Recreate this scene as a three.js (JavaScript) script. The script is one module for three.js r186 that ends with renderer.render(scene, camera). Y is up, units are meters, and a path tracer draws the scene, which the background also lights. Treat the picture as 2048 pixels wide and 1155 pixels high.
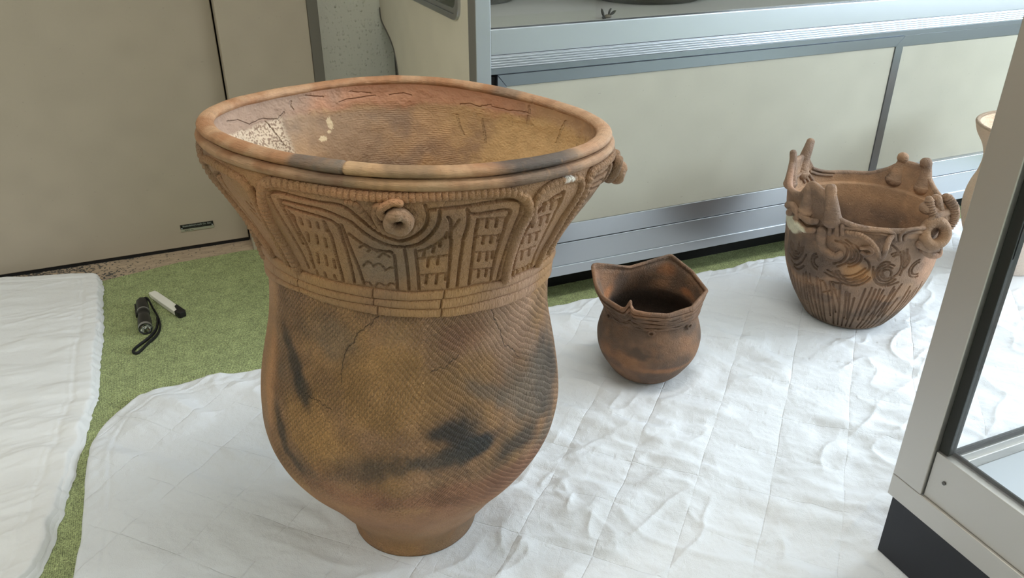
import * as THREE from 'three';
import { RoundedBoxGeometry } from 'three/addons/geometries/RoundedBoxGeometry.js';
import { mergeGeometries } from 'three/addons/utils/BufferGeometryUtils.js';
import { RectAreaLightUniformsLib } from 'three/addons/lights/RectAreaLightUniformsLib.js';

// ---------------------------------------------------------------- camera, light, exposure
const scene = new THREE.Scene();
const camera = new THREE.PerspectiveCamera(39.46, 2048 / 1155, 0.05, 60);
const YAW = 22.6 * Math.PI / 180, PITCH = 27.9 * Math.PI / 180;
camera.position.set(0, 1.2, 0);
camera.rotation.order = 'YXZ';
camera.rotation.set(-PITCH, -YAW, 0);
const renderer = new THREE.WebGLRenderer({ antialias: true });
renderer.toneMapping = THREE.LinearToneMapping;
renderer.toneMappingExposure = 1.0;
renderer.shadowMap.enabled = true;
scene.background = new THREE.Color(0.55, 0.65, 0.8);
RectAreaLightUniformsLib.init();
const LAMPS = [[-2.0, -0.9, 21.0], [-0.6, 1.2, 6.5], [0.75, -0.95, 15.0], [1.5, 1.1, 3.0], [3.3, -0.8, 7.0]];   // x, z, strength of the ceiling fittings
const LAMP_COLOR = new THREE.Color(1.0, 0.965, 0.905);
const WINDOW_COLOR = new THREE.Color(0.74, 0.87, 1.0), WINDOW_POWER = 10.0;
const CEILING = 2.6;

// ---------------------------------------------------------------- helpers
const R = [Math.cos(YAW), 0, Math.sin(YAW)], FH = [Math.sin(YAW), 0, -Math.cos(YAW)];   // right and away, level
const V = (a, b, h) => new THREE.Vector3(R[0] * a + FH[0] * b, h, R[2] * a + FH[2] * b);
const clamp = (x, a, b) => Math.min(b, Math.max(a, x));
const ss = (a, b, x) => { const t = clamp((x - a) / (b - a), 0, 1); return t * t * (3 - 2 * t); };
const mix = (a, b, t) => a + (b - a) * t;
const D2R = Math.PI / 180;
let seed = 12345;
const rnd = () => { seed = (seed * 1664525 + 1013904223) >>> 0; return seed / 4294967296; };
const hash = (x, y, z) => { let h = (Math.imul(x, 374761393) + Math.imul(y, 668265263) + Math.imul(z, 1274126177)) | 0; h = Math.imul(h ^ (h >>> 13), 1274126177); h ^= h >>> 16; return (h & 0xffffff) / 0xffffff; };
function noise(x, y, z = 0) {
  const X = Math.floor(x), Y = Math.floor(y), Z = Math.floor(z);
  let a = x - X, b = y - Y, c = z - Z; a = a * a * (3 - 2 * a); b = b * b * (3 - 2 * b); c = c * c * (3 - 2 * c);
  const l = (i, j) => { const p = hash(X, Y + i, Z + j); return p + (hash(X + 1, Y + i, Z + j) - p) * a; };
  const m = l(0, 0), n = l(0, 1); const u = m + (l(1, 0) - m) * b, v = n + (l(1, 1) - n) * b;
  return u + (v - u) * c;
}
const fbm = (x, y, z, o = 4) => { let s = 0, w = 0.5, t = 0; for (let i = 0; i < o; i++) { s += w * noise(x, y, z); t += w; w *= 0.5; x = x * 2.03 + 7.1; y = y * 2.03 + 3.3; z = z * 2.03 + 1.7; } return s / t; };
const lin = c => { c /= 255; return c <= 0.04045 ? c / 12.92 : Math.pow((c + 0.055) / 1.055, 2.4); };
const LIN = (r, g, b) => [lin(r), lin(g), lin(b)];
const mix3 = (a, b, t) => [mix(a[0], b[0], t), mix(a[1], b[1], t), mix(a[2], b[2], t)];
const parse = s => s.split(';').map(l => { const n = l.split(',').map(Number), o = []; for (let i = 0; i < n.length; i += 2) o.push([n[i], n[i + 1]]); return o; });

const used = {};
const numbered = n => { used[n] = (used[n] || 0) + 1; return used[n] === 1 ? n : `${n}_${String(used[n] - 1).padStart(3, '0')}`; };
function shade(o) { o.castShadow = true; o.receiveShadow = true; return o; }
function thing(name, label, category, pos = [0, 0, 0], turn = 0, group) {
  const o = new THREE.Group(); o.name = numbered(name); scene.add(o); o.position.set(...pos); o.rotation.y = turn;
  o.userData = { label, category }; if (group) o.userData.group = group; return o;
}
function struct(name) { const o = new THREE.Group(); o.name = name; o.userData = { kind: 'structure' }; scene.add(o); return o; }
function part(name, geo, mat, parent, label) { const m = shade(new THREE.Mesh(geo, mat)); m.name = name; parent.add(m); if (label) m.userData.label = label; return m; }
function box(x0, x1, y0, y1, z0, z1, r = 0.0015) {
  const w = x1 - x0, h = y1 - y0, d = z1 - z0, k = Math.min(r, w / 2.2, h / 2.2, d / 2.2);
  const g = new RoundedBoxGeometry(w, h, d, 2, k); g.translate((x0 + x1) / 2, (y0 + y1) / 2, (z0 + z1) / 2);
  const p = g.attributes.position, n = g.attributes.normal, uv = g.attributes.uv;       // uv in metres
  for (let i = 0; i < p.count; i++) {
    const ax = Math.abs(n.getX(i)), ay = Math.abs(n.getY(i)), az = Math.abs(n.getZ(i));
    if (ax >= ay && ax >= az) uv.setXY(i, p.getZ(i), p.getY(i)); else if (ay >= az) uv.setXY(i, p.getX(i), p.getZ(i)); else uv.setXY(i, p.getX(i), p.getY(i));
  }
  return g;
}
// a grid surface: f(i, j) -> [x, y, z] (a Vector3), optional colour c(i, j) -> linear rgb, optional uv
function grid(nu, nv, f, { color, uv, flip = false } = {}) {
  const n = (nu + 1) * (nv + 1), P = new Float32Array(n * 3), U = new Float32Array(n * 2), C = color ? new Float32Array(n * 3) : null; let k = 0;
  for (let j = 0; j <= nv; j++) for (let i = 0; i <= nu; i++, k++) {
    const p = f(i / nu, j / nv); P[k * 3] = p.x; P[k * 3 + 1] = p.y; P[k * 3 + 2] = p.z;
    const t = uv ? uv(i / nu, j / nv, p) : [i / nu, j / nv]; U[k * 2] = t[0]; U[k * 2 + 1] = t[1];
    if (color) { const c = color(i / nu, j / nv, p); C[k * 3] = c[0]; C[k * 3 + 1] = c[1]; C[k * 3 + 2] = c[2]; }
  }
  const I = new Uint32Array(nu * nv * 6); k = 0;
  for (let j = 0; j < nv; j++) for (let i = 0; i < nu; i++) {
    const a = j * (nu + 1) + i, b = a + 1, c = a + nu + 1, d = c + 1;
    if (flip) { I[k++] = a; I[k++] = c; I[k++] = b; I[k++] = b; I[k++] = c; I[k++] = d; } else { I[k++] = a; I[k++] = b; I[k++] = c; I[k++] = b; I[k++] = d; I[k++] = c; }
  }
  const g = new THREE.BufferGeometry();
  g.setAttribute('position', new THREE.BufferAttribute(P, 3)); g.setAttribute('uv', new THREE.BufferAttribute(U, 2)); if (C) g.setAttribute('color', new THREE.BufferAttribute(C, 3));
  g.setIndex(new THREE.BufferAttribute(I, 1)); g.computeVertexNormals();
  // weld the normals where the two ends of a closed grid meet
  const N = g.attributes.normal, q = new THREE.Vector3(), w = new THREE.Vector3();
  for (let j = 0; j <= nv; j++) {
    const a = j * (nu + 1), b = a + nu;
    if (Math.hypot(P[a * 3] - P[b * 3], P[a * 3 + 1] - P[b * 3 + 1], P[a * 3 + 2] - P[b * 3 + 2]) < 1e-6) { q.fromBufferAttribute(N, a); w.fromBufferAttribute(N, b); q.add(w).normalize(); N.setXYZ(a, q.x, q.y, q.z); N.setXYZ(b, q.x, q.y, q.z); }
  }
  return g;
}
// a swept coil through points, rad(s, metres) -> [radius across, radius out], out(p) -> outward direction
function coil(points, rad, { out, steps = 200, sides = 14, color, closed = false, caps = true } = {}) {
  const cv = new THREE.CatmullRomCurve3(points, closed, 'centripetal'), len = cv.getLength();
  cv.arcLengthDivisions = Math.max(200, steps); cv.updateArcLengths();
  const ring = []; const T = new THREE.Vector3();
  for (let i = 0; i <= steps; i++) {
    const s = i / steps, p = cv.getPointAt(s); cv.getTangentAt(s, T); const o = (out ? out(p, s) : new THREE.Vector3(0, 1, 0)).clone();
    o.addScaledVector(T, -o.dot(T)).normalize(); const b = new THREE.Vector3().crossVectors(T, o).normalize();
    ring.push([p, o, b.clone()]);
  }
  const e = caps && !closed ? 5 : 0, total = steps + 2 * e;
  return grid(sides, total, (u, v) => {
    const j = Math.round(v * total); let i = clamp(j - e, 0, steps), k = 1, sh = 0;
    if (e && j < e) { const t = (e - j) / e; k = Math.sqrt(Math.max(0, 1 - t * t)); sh = -t; } if (e && j > steps + e) { const t = (j - steps - e) / e; k = Math.sqrt(Math.max(0, 1 - t * t)); sh = t; }
    const [p, o, b] = ring[i], r = rad(i / steps, len * i / steps), a = u * 2 * Math.PI;
    const q = p.clone().addScaledVector(b, r[0] * k * Math.cos(a)).addScaledVector(o, r[1] * k * Math.sin(a));
    if (sh) { const n = ring[clamp(i + 1, 1, steps)][0].clone().sub(ring[clamp(i + 1, 1, steps) - 1][0]).normalize(); q.addScaledVector(n, sh * Math.min(r[0], r[1])); }
    return q;
  }, { color: color && ((u, v, p) => color(p, clamp((v * total - e) / steps, 0, 1), u)), uv: (u, v) => [v * len, u * 0.05], flip: false });
}
function tex(w, h, f, srgb, wrap = true) {
  const d = new Uint8Array(w * h * 4);
  for (let y = 0, k = 0; y < h; y++) for (let x = 0; x < w; x++, k += 4) { const c = f((x + 0.5) / w, (y + 0.5) / h, x, y); d[k] = c[0]; d[k + 1] = c[1]; d[k + 2] = c[2]; d[k + 3] = 255; }
  const t = new THREE.DataTexture(d, w, h); t.magFilter = THREE.LinearFilter; t.minFilter = THREE.LinearMipmapLinearFilter; t.generateMipmaps = true;
  t.wrapS = t.wrapT = wrap ? THREE.RepeatWrapping : THREE.ClampToEdgeWrapping; if (srgb) t.colorSpace = THREE.SRGBColorSpace; t.needsUpdate = true; return t;
}
const enc = x => { x = clamp(x, 0, 1); return 255 * (x <= 0.0031308 ? x * 12.92 : 1.055 * Math.pow(x, 1 / 2.4) - 0.055); };
const g8 = v => { v = clamp(v, 0, 1) * 255; return [v, v, v]; };
// periodic noise for repeating textures
const pn = (u, v, n, s = 0) => { const x = u * n, y = v * n, X = Math.floor(x), Y = Math.floor(y); let a = x - X, b = y - Y; a = a * a * (3 - 2 * a); b = b * b * (3 - 2 * b); const h = (i, j) => hash(((X + i) % n + n) % n, ((Y + j) % n + n) % n, s); return mix(mix(h(0, 0), h(1, 0), a), mix(h(0, 1), h(1, 1), a), b); };

// ---------------------------------------------------------------- materials
const M = (o, name) => { const m = new THREE.MeshPhysicalMaterial({ metalness: 0, ...o }); m.name = name; return m; };
const plainT = tex(512, 512, (u, v) => { const n = 0.97 + 0.03 * pn(u, v, 16, 2) - (pn(u, v, 180, 9) > 0.985 ? 0.10 : 0); return [255 * n, 255 * n, 254 * n]; }, true);
const trimAlum = M({ color: 0x8f959c, metalness: 1, roughness: 0.3 }, 'grey aluminium trim');
const alum = M({ color: 0xbcc0c5, metalness: 1, roughness: 0.33 }, 'aluminium');
const beadDark = M({ color: 0x2e2f2c, metalness: 0.4, roughness: 0.5 }, 'dark bead');
const alumDull = M({ color: 0xcac7c2, metalness: 1, roughness: 0.5 }, 'anodised aluminium');
const alumDark = M({ color: 0x77736a, metalness: 0.7, roughness: 0.5 }, 'dark trim');
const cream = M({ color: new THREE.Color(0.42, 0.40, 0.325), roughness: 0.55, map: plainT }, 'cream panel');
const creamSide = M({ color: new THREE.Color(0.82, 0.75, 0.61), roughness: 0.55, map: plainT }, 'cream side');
const doorPaint = M({ color: new THREE.Color(0.44, 0.375, 0.29), roughness: 0.5, map: plainT }, 'door paint');
const black = M({ color: 0x0a0a0b, roughness: 0.6 }, 'black');
const blackBase = M({ color: 0x191c25, roughness: 0.5 }, 'black laminate');
const kick = M({ color: 0x0c0c0a, roughness: 0.8 }, 'kick');
const glass = M({ color: 0xffffff, roughness: 0.02, transmission: 1, thickness: 0, ior: 1.5 }, 'glass');
const deckMat = M({ color: new THREE.Color(0.36, 0.36, 0.33), roughness: 0.5 }, 'case deck');
const deckWhite = M({ color: new THREE.Color(0.62, 0.66, 0.7), roughness: 0.35 }, 'deck board');
const roomWall = M({ color: new THREE.Color(0.62, 0.6, 0.55), roughness: 0.9 }, 'room wall');
const ceilMat = M({ color: new THREE.Color(0.75, 0.74, 0.71), roughness: 0.95 }, 'ceiling');
const slabMat = M({ color: new THREE.Color(0.3, 0.28, 0.25), roughness: 0.9 }, 'slab');
const speck = tex(1024, 320, (u, v) => {
  const d = pn(u * 1, v * 0.315, 260, 4), dense = ss(0.75, 0.15, u + 0.25 * (pn(u, v, 7, 2) - 0.5));
  const e = (pn(u, v * 0.315, 130, 6) + d) / 2 > mix(0.80, 0.48, dense); const n = 0.93 + 0.14 * pn(u, v, 40, 1);
  return e ? [74, 72, 68] : [178 * n, 158 * n, 134 * n];
}, true, false);
const speckMat = M({ map: speck, roughness: 0.7 }, 'speckled threshold');
const plasterB = tex(512, 512, (u, v) => { let h = 0.40 + 0.16 * (pn(u, v, 6, 2) - 0.5) + 0.10 * (pn(u, v, 17, 4) - 0.5) + 0.07 * (pn(u, v, 41, 5) - 0.5) + 0.05 * (pn(u, v, 97, 6) - 0.5); for (const [n, sd] of [[26, 8], [37, 11], [53, 14]]) { const X = Math.floor(u * n), Y = Math.floor(v * n); if (hash(X, Y, sd) > 0.62) { const cx = (X + 0.3 + 0.4 * hash(X, Y, sd + 1)) / n, cy = (Y + 0.3 + 0.4 * hash(X, Y, sd + 2)) / n, r = (0.10 + 0.14 * hash(X, Y, sd + 3)) / n; h += 0.32 * ss(1, 0.2, Math.hypot(u - cx, (v - cy) * 0.7) / r) * 26 / n; } } return g8(h); }, false);
plasterB.repeat.set(1.6, 1.6);
const plasterMat = M({ color: new THREE.Color(0.80, 0.79, 0.69), roughness: 0.75, bumpMap: plasterB, bumpScale: 0.008 }, 'painted rough plaster');
const carpetC = tex(512, 512, (u, v) => {
  const rib = 0.5 + 0.5 * Math.cos(u * Math.PI * 2 * 72), n = pn(u, v, 150, 1), m = pn(u, v, 14, 2), f = pn(u, v, 250, 7);
  const k = 0.46 + 0.42 * n + 0.12 * m + 0.34 * f + 0.12 * rib; return [clamp(168 * k, 0, 255), clamp(179 * k, 0, 255), clamp(126 * k, 0, 255)];
}, true);
const carpetB = tex(512, 512, (u, v) => { const rib = 0.5 + 0.5 * Math.cos(u * Math.PI * 2 * 72); return g8(0.3 * rib + 0.5 * pn(u, v, 150, 1) + 0.3 * pn(u, v, 250, 7)); }, false);
carpetC.repeat.set(3.6, 3.6); carpetB.repeat.set(3.6, 3.6);
const carpetMat = M({ map: carpetC, bumpMap: carpetB, bumpScale: 0.004, roughness: 1 }, 'green carpet');

// ---------------------------------------------------------------- the room
const FLOOR = -0.022, CARPET = -0.015;
{
  const f = struct('floor'); part('slab', box(-3.2, 4.6, FLOOR - 0.1, FLOOR, -3.4, 3.2), slabMat, f);
  const c = struct('ceiling'); part('ceiling_board', box(-3.2, 4.6, CEILING, CEILING + 0.1, -3.4, 3.2), ceilMat, c);
  const wb = struct('wall_back'); part('rough_plaster', box(0.36, 1.0, FLOOR, CEILING, -3.2, -2.972), plasterMat, wb);
  part('wall_panel', box(1.0, 4.6, FLOOR, CEILING, -3.2, -3.06), roomWall, wb);
  const wl = struct('wall_left'); part('wall_panel', box(-3.3, -3.1, FLOOR, CEILING, -3.4, 3.2), roomWall, wl);
  const wf = struct('wall_front'); part('wall_panel', box(-3.2, 4.6, FLOOR, CEILING, 3.0, 3.2), roomWall, wf);
  const wr = struct('wall_right');
  part('wall_below', box(4.4, 4.6, FLOOR, 0.75, -3.2, 3.0), roomWall, wr); part('wall_above', box(4.4, 4.6, 2.25, CEILING, -3.2, 3.0), roomWall, wr);
  part('wall_beside', box(4.4, 4.6, 0.75, 2.25, -3.2, -1.9), roomWall, wr); part('wall_beside', box(4.4, 4.6, 0.75, 2.25, 1.9, 3.0), roomWall, wr);
  // frosted window, lit by the day outside
  const w = struct('window_1');
  const pane = M({ color: 0xffffff, roughness: 0.6, emissive: WINDOW_COLOR, emissiveIntensity: 1.6 }, 'frosted window');
  for (let i = 0; i < 4; i++) { const z = -1.9 + 0.95 * i; part('window_pane', box(4.45, 4.47, 0.8, 2.2, z + 0.04, z + 0.91), pane, w); part('window_frame', mergeGeometries([box(4.42, 4.5, 0.75, 2.25, z, z + 0.04), box(4.42, 4.5, 0.75, 2.25, z + 0.91, z + 0.95), box(4.42, 4.5, 0.75, 0.8, z, z + 0.95), box(4.42, 4.5, 2.2, 2.25, z, z + 0.95)]), alum, w); }
  const L = new THREE.RectAreaLight(WINDOW_COLOR, WINDOW_POWER, 3.7, 1.4); L.position.set(4.38, 1.5, 0); L.lookAt(0, 1.5, 0); L.name = 'window_light'; scene.add(L);
}
// doors of the strong room in the left part of the back wall, and the frame post beside them
{
  const d = struct('door_1');
  part('leaf', box(-1.45, 0.145, -0.004, 2.1, -2.9, -2.838, 0.003), doorPaint, d);
  const cv = document.createElement('canvas'); cv.width = 1024; cv.height = 240; const c = cv.getContext('2d');
  c.fillStyle = '#0d0d0c'; c.fillRect(0, 0, 1024, 150); c.fillStyle = '#9a9a86'; c.fillRect(0, 150, 1024, 90);
  c.fillStyle = '#aab0a8'; c.font = 'bold 74px serif'; c.textAlign = 'center'; c.fillText("Kumahira's safe Co. Inc.", 520, 76);
  c.fillStyle = '#50534c'; c.font = '40px sans-serif'; c.fillText('HIROSHIMA  TOKYO  OSAKA', 520, 128);
  c.fillStyle = '#191914'; c.font = 'bold 52px sans-serif'; c.textAlign = 'left'; c.fillText('SERIAL  No.', 110, 214);
  const t = new THREE.CanvasTexture(cv); t.colorSpace = THREE.SRGBColorSpace; t.magFilter = THREE.LinearFilter;
  const pg = box(-0.076, 0.034, 0.054, 0.080, -2.838, -2.8355, 0.0006); const p = pg.attributes.position, uv = pg.attributes.uv;
  for (let i = 0; i < p.count; i++) uv.setXY(i, (p.getX(i) + 0.076) / 0.11, (p.getY(i) - 0.054) / 0.026);
  const np = part('nameplate', pg, M({ map: t, roughness: 0.4 }, 'nameplate'), d, 'black and grey metal maker nameplate');
  for (const x of [-0.0715, 0.0295]) { const g = new THREE.SphereGeometry(0.0026, 10, 6); g.scale(1, 1, 0.5); g.translate(x, 0.0665, -2.8354); part('rivet', g, alum, np); }
  const b = struct('trim_1');
  part('frame_post', box(0.150, 0.431, FLOOR, 2.3, -3.0, -2.745, 0.004), doorPaint, b); part('edge_strip', box(0.431, 0.465, FLOOR, 2.3, -3.02, -2.742, 0.002), alumDark, b);
  part('head_panel', box(-1.45, 0.150, 2.1, 2.3, -3.0, -2.745), doorPaint, b); part('side_post', box(-3.2, -1.45, FLOOR, 2.3, -3.0, -2.745), doorPaint, b); part('upper_wall', box(-3.2, 0.465, 2.3, CEILING, -3.1, -2.76), roomWall, b);
  part('dark_rebate', mergeGeometries([box(-1.45, 0.150, FLOOR, 2.1, -2.96, -2.905), box(-1.45, 0.1455, FLOOR, -0.0045, -2.90, -2.843)]), black, b);
  const th = struct('trim_2'); const g = box(-1.45, 0.150, FLOOR, CARPET - 0.002, -2.90, -2.60, 0.001); const q = g.attributes.position, w = g.attributes.uv;
  for (let i = 0; i < q.count; i++) w.setXY(i, (q.getX(i) + 0.7) / 0.95, (q.getZ(i) + 2.9) / 0.30);
  part('threshold', g, speckMat, th);
}
// carpet: a sheet over the slab, its back edge a little ragged along the threshold
{
  const c = thing('carpet', 'green looped pile carpet covering the floor, under the quilts', 'carpet', [0, CARPET, 0]);
  const ze = x => (x > 0.16 ? -3.0 : x > 0.10 ? -2.752 : x > -0.1 ? mix(-2.742, -2.752, (x + 0.1) / 0.2) : mix(-2.655, -2.742, clamp((x + 0.5) / 0.4, 0, 1))) + 0.004 * noise(x * 60, 3);
  part('pile', mergeGeometries([
    grid(900, 8, (u, v) => { const x = mix(-3.1, 4.4, u); return new THREE.Vector3(x, 0, mix(2.98, ze(x), v)); }, { uv: (u, v, p) => [p.x, -p.z] }),
    grid(900, 1, (u, v) => { const x = mix(-3.1, 4.4, u); return new THREE.Vector3(x, v ? -0.0065 : 0, ze(x)); }, { uv: (u, v, p) => [p.x, v * 0.006] })]), carpetMat, c);
}
// ceiling lamps
LAMPS.forEach(([x, z, s], i) => {
  const o = thing('ceiling_light', 'white fluorescent ceiling fitting over the display room', 'lamp', [x, CEILING, z], 0, 'ceiling fittings out of view');
  part('housing', box(-0.63, 0.63, -0.07, 0, -0.15, 0.15, 0.01), M({ color: 0xe8e8e4, roughness: 0.5 }, 'lamp housing'), o);
  part('diffuser', box(-0.6, 0.6, -0.085, -0.068, -0.13, 0.13, 0.006), M({ color: 0xffffff, emissive: LAMP_COLOR, emissiveIntensity: 2.5, roughness: 0.5 }, 'lamp diffuser'), o);
  const L = new THREE.RectAreaLight(LAMP_COLOR, s, 1.2, 0.26); L.position.set(0, -0.09, 0); L.rotation.x = -Math.PI / 2; L.name = 'lamp_light'; o.add(L);
});

// ---------------------------------------------------------------- the large display case along the back
{
  const X0 = 0.722, X1 = 3.7, Z = -1.98, ZB = -2.95, TOP = 1.95;
  const t = thing('display_case', 'long aluminium framed glass display case with cream lower panels against the wall', 'display case', [X0, CARPET, Z]);
  const off = [-X0, -CARPET, -Z], G = g => g.translate(...off);
  part('kick_base', G(box(0.76, X1 - 0.06, CARPET, 0.09, ZB, -2.085)), kick, t);
  part('lip', G(box(0.764, X1, 0.079, 0.112, ZB, Z + 0.004, 0.002)), alum, t);
  part('plinth', G(box(0.764, X1, 0.112, 0.183, -2.1, Z, 0.001)), alum, t);
  part('bead', G(box(0.764, X1, 0.1835, 0.1875, -2.1, Z + 0.004, 0.001)), alum, t);
  part('lower_rail', G(box(0.764, X1, 0.189, 0.247, -2.1, Z, 0.001)), alum, t);
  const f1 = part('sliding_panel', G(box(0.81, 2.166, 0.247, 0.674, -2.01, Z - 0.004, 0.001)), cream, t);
  // mitred frame of the sliding panel
  const bar = (pts) => { const s = new THREE.Shape(pts.map(p => new THREE.Vector2(...p))); const g = new THREE.ExtrudeGeometry(s, { depth: 0.03, bevelEnabled: true, bevelSize: 0.0012, bevelThickness: 0.0012, bevelSegments: 1 }); g.translate(0, 0, -2.012); return G(g); };
  part('panel_frame', bar([[0.784, 0.247], [0.808, 0.247], [0.808, 0.674], [0.784, 0.704]]), trimAlum, f1);
  part('panel_frame', bar([[0.786, 0.7055], [0.81, 0.6755], [2.166, 0.6755], [2.196, 0.7055]]), trimAlum, f1);
  part('panel_frame', bar([[2.168, 0.247], [2.198, 0.247], [2.198, 0.704], [2.168, 0.674]]), trimAlum, f1);
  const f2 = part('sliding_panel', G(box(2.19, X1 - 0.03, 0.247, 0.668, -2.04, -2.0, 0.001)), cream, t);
  part('panel_frame', G(box(2.19, X1 - 0.03, 0.669, 0.704, -2.04, -1.998, 0.001)), trimAlum, f2);
  part('dark_slot', G(box(0.768, 0.784, 0.247, 0.700, -2.1, -2.0)), black, t);
  part('upper_rail', G(box(0.764, X1, 0.706, 0.7235, -2.1, Z - 0.006, 0.002)), trimAlum, t);
  for (let i = 0; i < 5; i++) part('rib', G(box(0.764, X1, 0.7245 + i * 0.0064, 0.7245 + i * 0.0064 + 0.0046, -2.05, Z + 0.003, 0.0021)), alum, t);
  part('rib_back', G(box(0.764, X1, 0.7235, 0.757, -2.05, Z - 0.001)), alum, t);
  part('sill', G(box(0.764, X1, 0.7575, 0.8235, -2.004, Z, 0.003)), alum, t);
  part('corner_post', G(box(0.722, 0.7635, 0.0, TOP, -2.03, Z + 0.006, 0.002)), alum, t);
  part('corner_post', G(box(X1, X1 + 0.04, 0.0, TOP, -2.03, Z + 0.006, 0.002)), alum, t);
  part('deck', G(box(0.764, X1, 0.775, 0.815, ZB, -2.0045)), deckMat, t);
  part('glass_front', G(box(0.764, X1, 0.8235, TOP - 0.04, -1.998, -1.993, 0.0005)), glass, t);
  part('top_frame', G(mergeGeometries([box(X0, X1 + 0.04, TOP - 0.04, TOP, -2.03, Z + 0.006), box(X0, X1 + 0.04, TOP - 0.04, TOP, ZB, ZB + 0.05), box(X0, X0 + 0.05, TOP - 0.04, TOP, ZB, -2.0), box(X1 - 0.01, X1 + 0.04, TOP - 0.04, TOP, ZB, -2.0)])), alum, t);
  part('glass_top', G(box(X0 + 0.05, X1, TOP - 0.012, TOP - 0.006, ZB + 0.05, -2.03)), glass, t);
  part('back_board', G(box(0.764, X1, 0.1, TOP - 0.04, ZB - 0.02, ZB)), M({ color: new THREE.Color(0.10, 0.10, 0.095), roughness: 0.8 }, 'dark back board'), t);
  part('end_board', G(box(X1, X1 + 0.02, 0.1, TOP - 0.04, ZB, -2.03)), creamSide, t);
  // side panel with the curved cut-out along the wall
  const s = new THREE.Shape(); s.moveTo(-2.03, 0.0); s.lineTo(-2.03, 1.9); s.lineTo(-2.96, 1.9); s.lineTo(-2.962, 0.74);
  s.bezierCurveTo(-2.962, 0.69, -2.93, 0.69, -2.878, 0.668); s.bezierCurveTo(-2.82, 0.645, -2.772, 0.615, -2.765, 0.545); s.lineTo(-2.755, 0.0);
  const map = g => { const p = g.attributes.position, n = g.attributes.normal; for (let i = 0; i < p.count; i++) { const x = p.getX(i), z = p.getZ(i); p.setX(i, 0.722 + 0.018 - z); p.setZ(i, x); const a = n.getX(i), c = n.getZ(i); n.setX(i, -c); n.setZ(i, a); } const I = g.index; return g; };
  const eg = new THREE.ExtrudeGeometry(s, { depth: 0.018, bevelEnabled: false, curveSegments: 24 }); map(eg);
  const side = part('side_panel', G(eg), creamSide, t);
  const cv = []; for (const p of s.getPoints(24)) if (p.x < -2.75 && p.y < 1.2 && p.y > 0.02) cv.push(new THREE.Vector3(0.7225, p.y, p.x));
  part('edge_moulding', G(coil(cv, () => [0.004, 0.004], { steps: 160, sides: 8, out: () => new THREE.Vector3(1, 0, 0) })), alumDark, side);
  // framed vent window in the side panel
  const rr = (m, y0) => { const h = new THREE.Shape(), a = -2.085 - m, b = -2.70 + m, y = 0.829 + m, Y = 1.35 - m, k = 0.05 - m * 0.6; h.moveTo(a - k, y); h.quadraticCurveTo(a, y, a, y + k); h.lineTo(a, Y - k); h.quadraticCurveTo(a, Y, a - k, Y); h.lineTo(b + k, Y); h.quadraticCurveTo(b, Y, b, Y - k); h.lineTo(b, y + k); h.quadraticCurveTo(b, y, b + k, y); return h; };
  const ringG = (m0, m1, d) => { const a = rr(m0); a.holes.push(rr(m1)); const g = new THREE.ExtrudeGeometry(a, { depth: d, bevelEnabled: true, bevelSize: 0.002, bevelThickness: 0.002, bevelSegments: 2, curveSegments: 16 }); map(g); g.translate(-0.018, 0, 0); return G(g); };
  const vw = part('vent_frame', ringG(0, 0.012, 0.006), alum, side); part('inner_bead', ringG(0.016, 0.026, 0.004), alum, vw);
  const vg = new THREE.ExtrudeGeometry(rr(0.002), { depth: 0.002, bevelEnabled: false }); map(vg); vg.translate(-0.019, 0, 0); part('vent_glass', G(vg), M({ color: 0x55584f, roughness: 0.15 }, 'vent glass'), vw);
}

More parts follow.
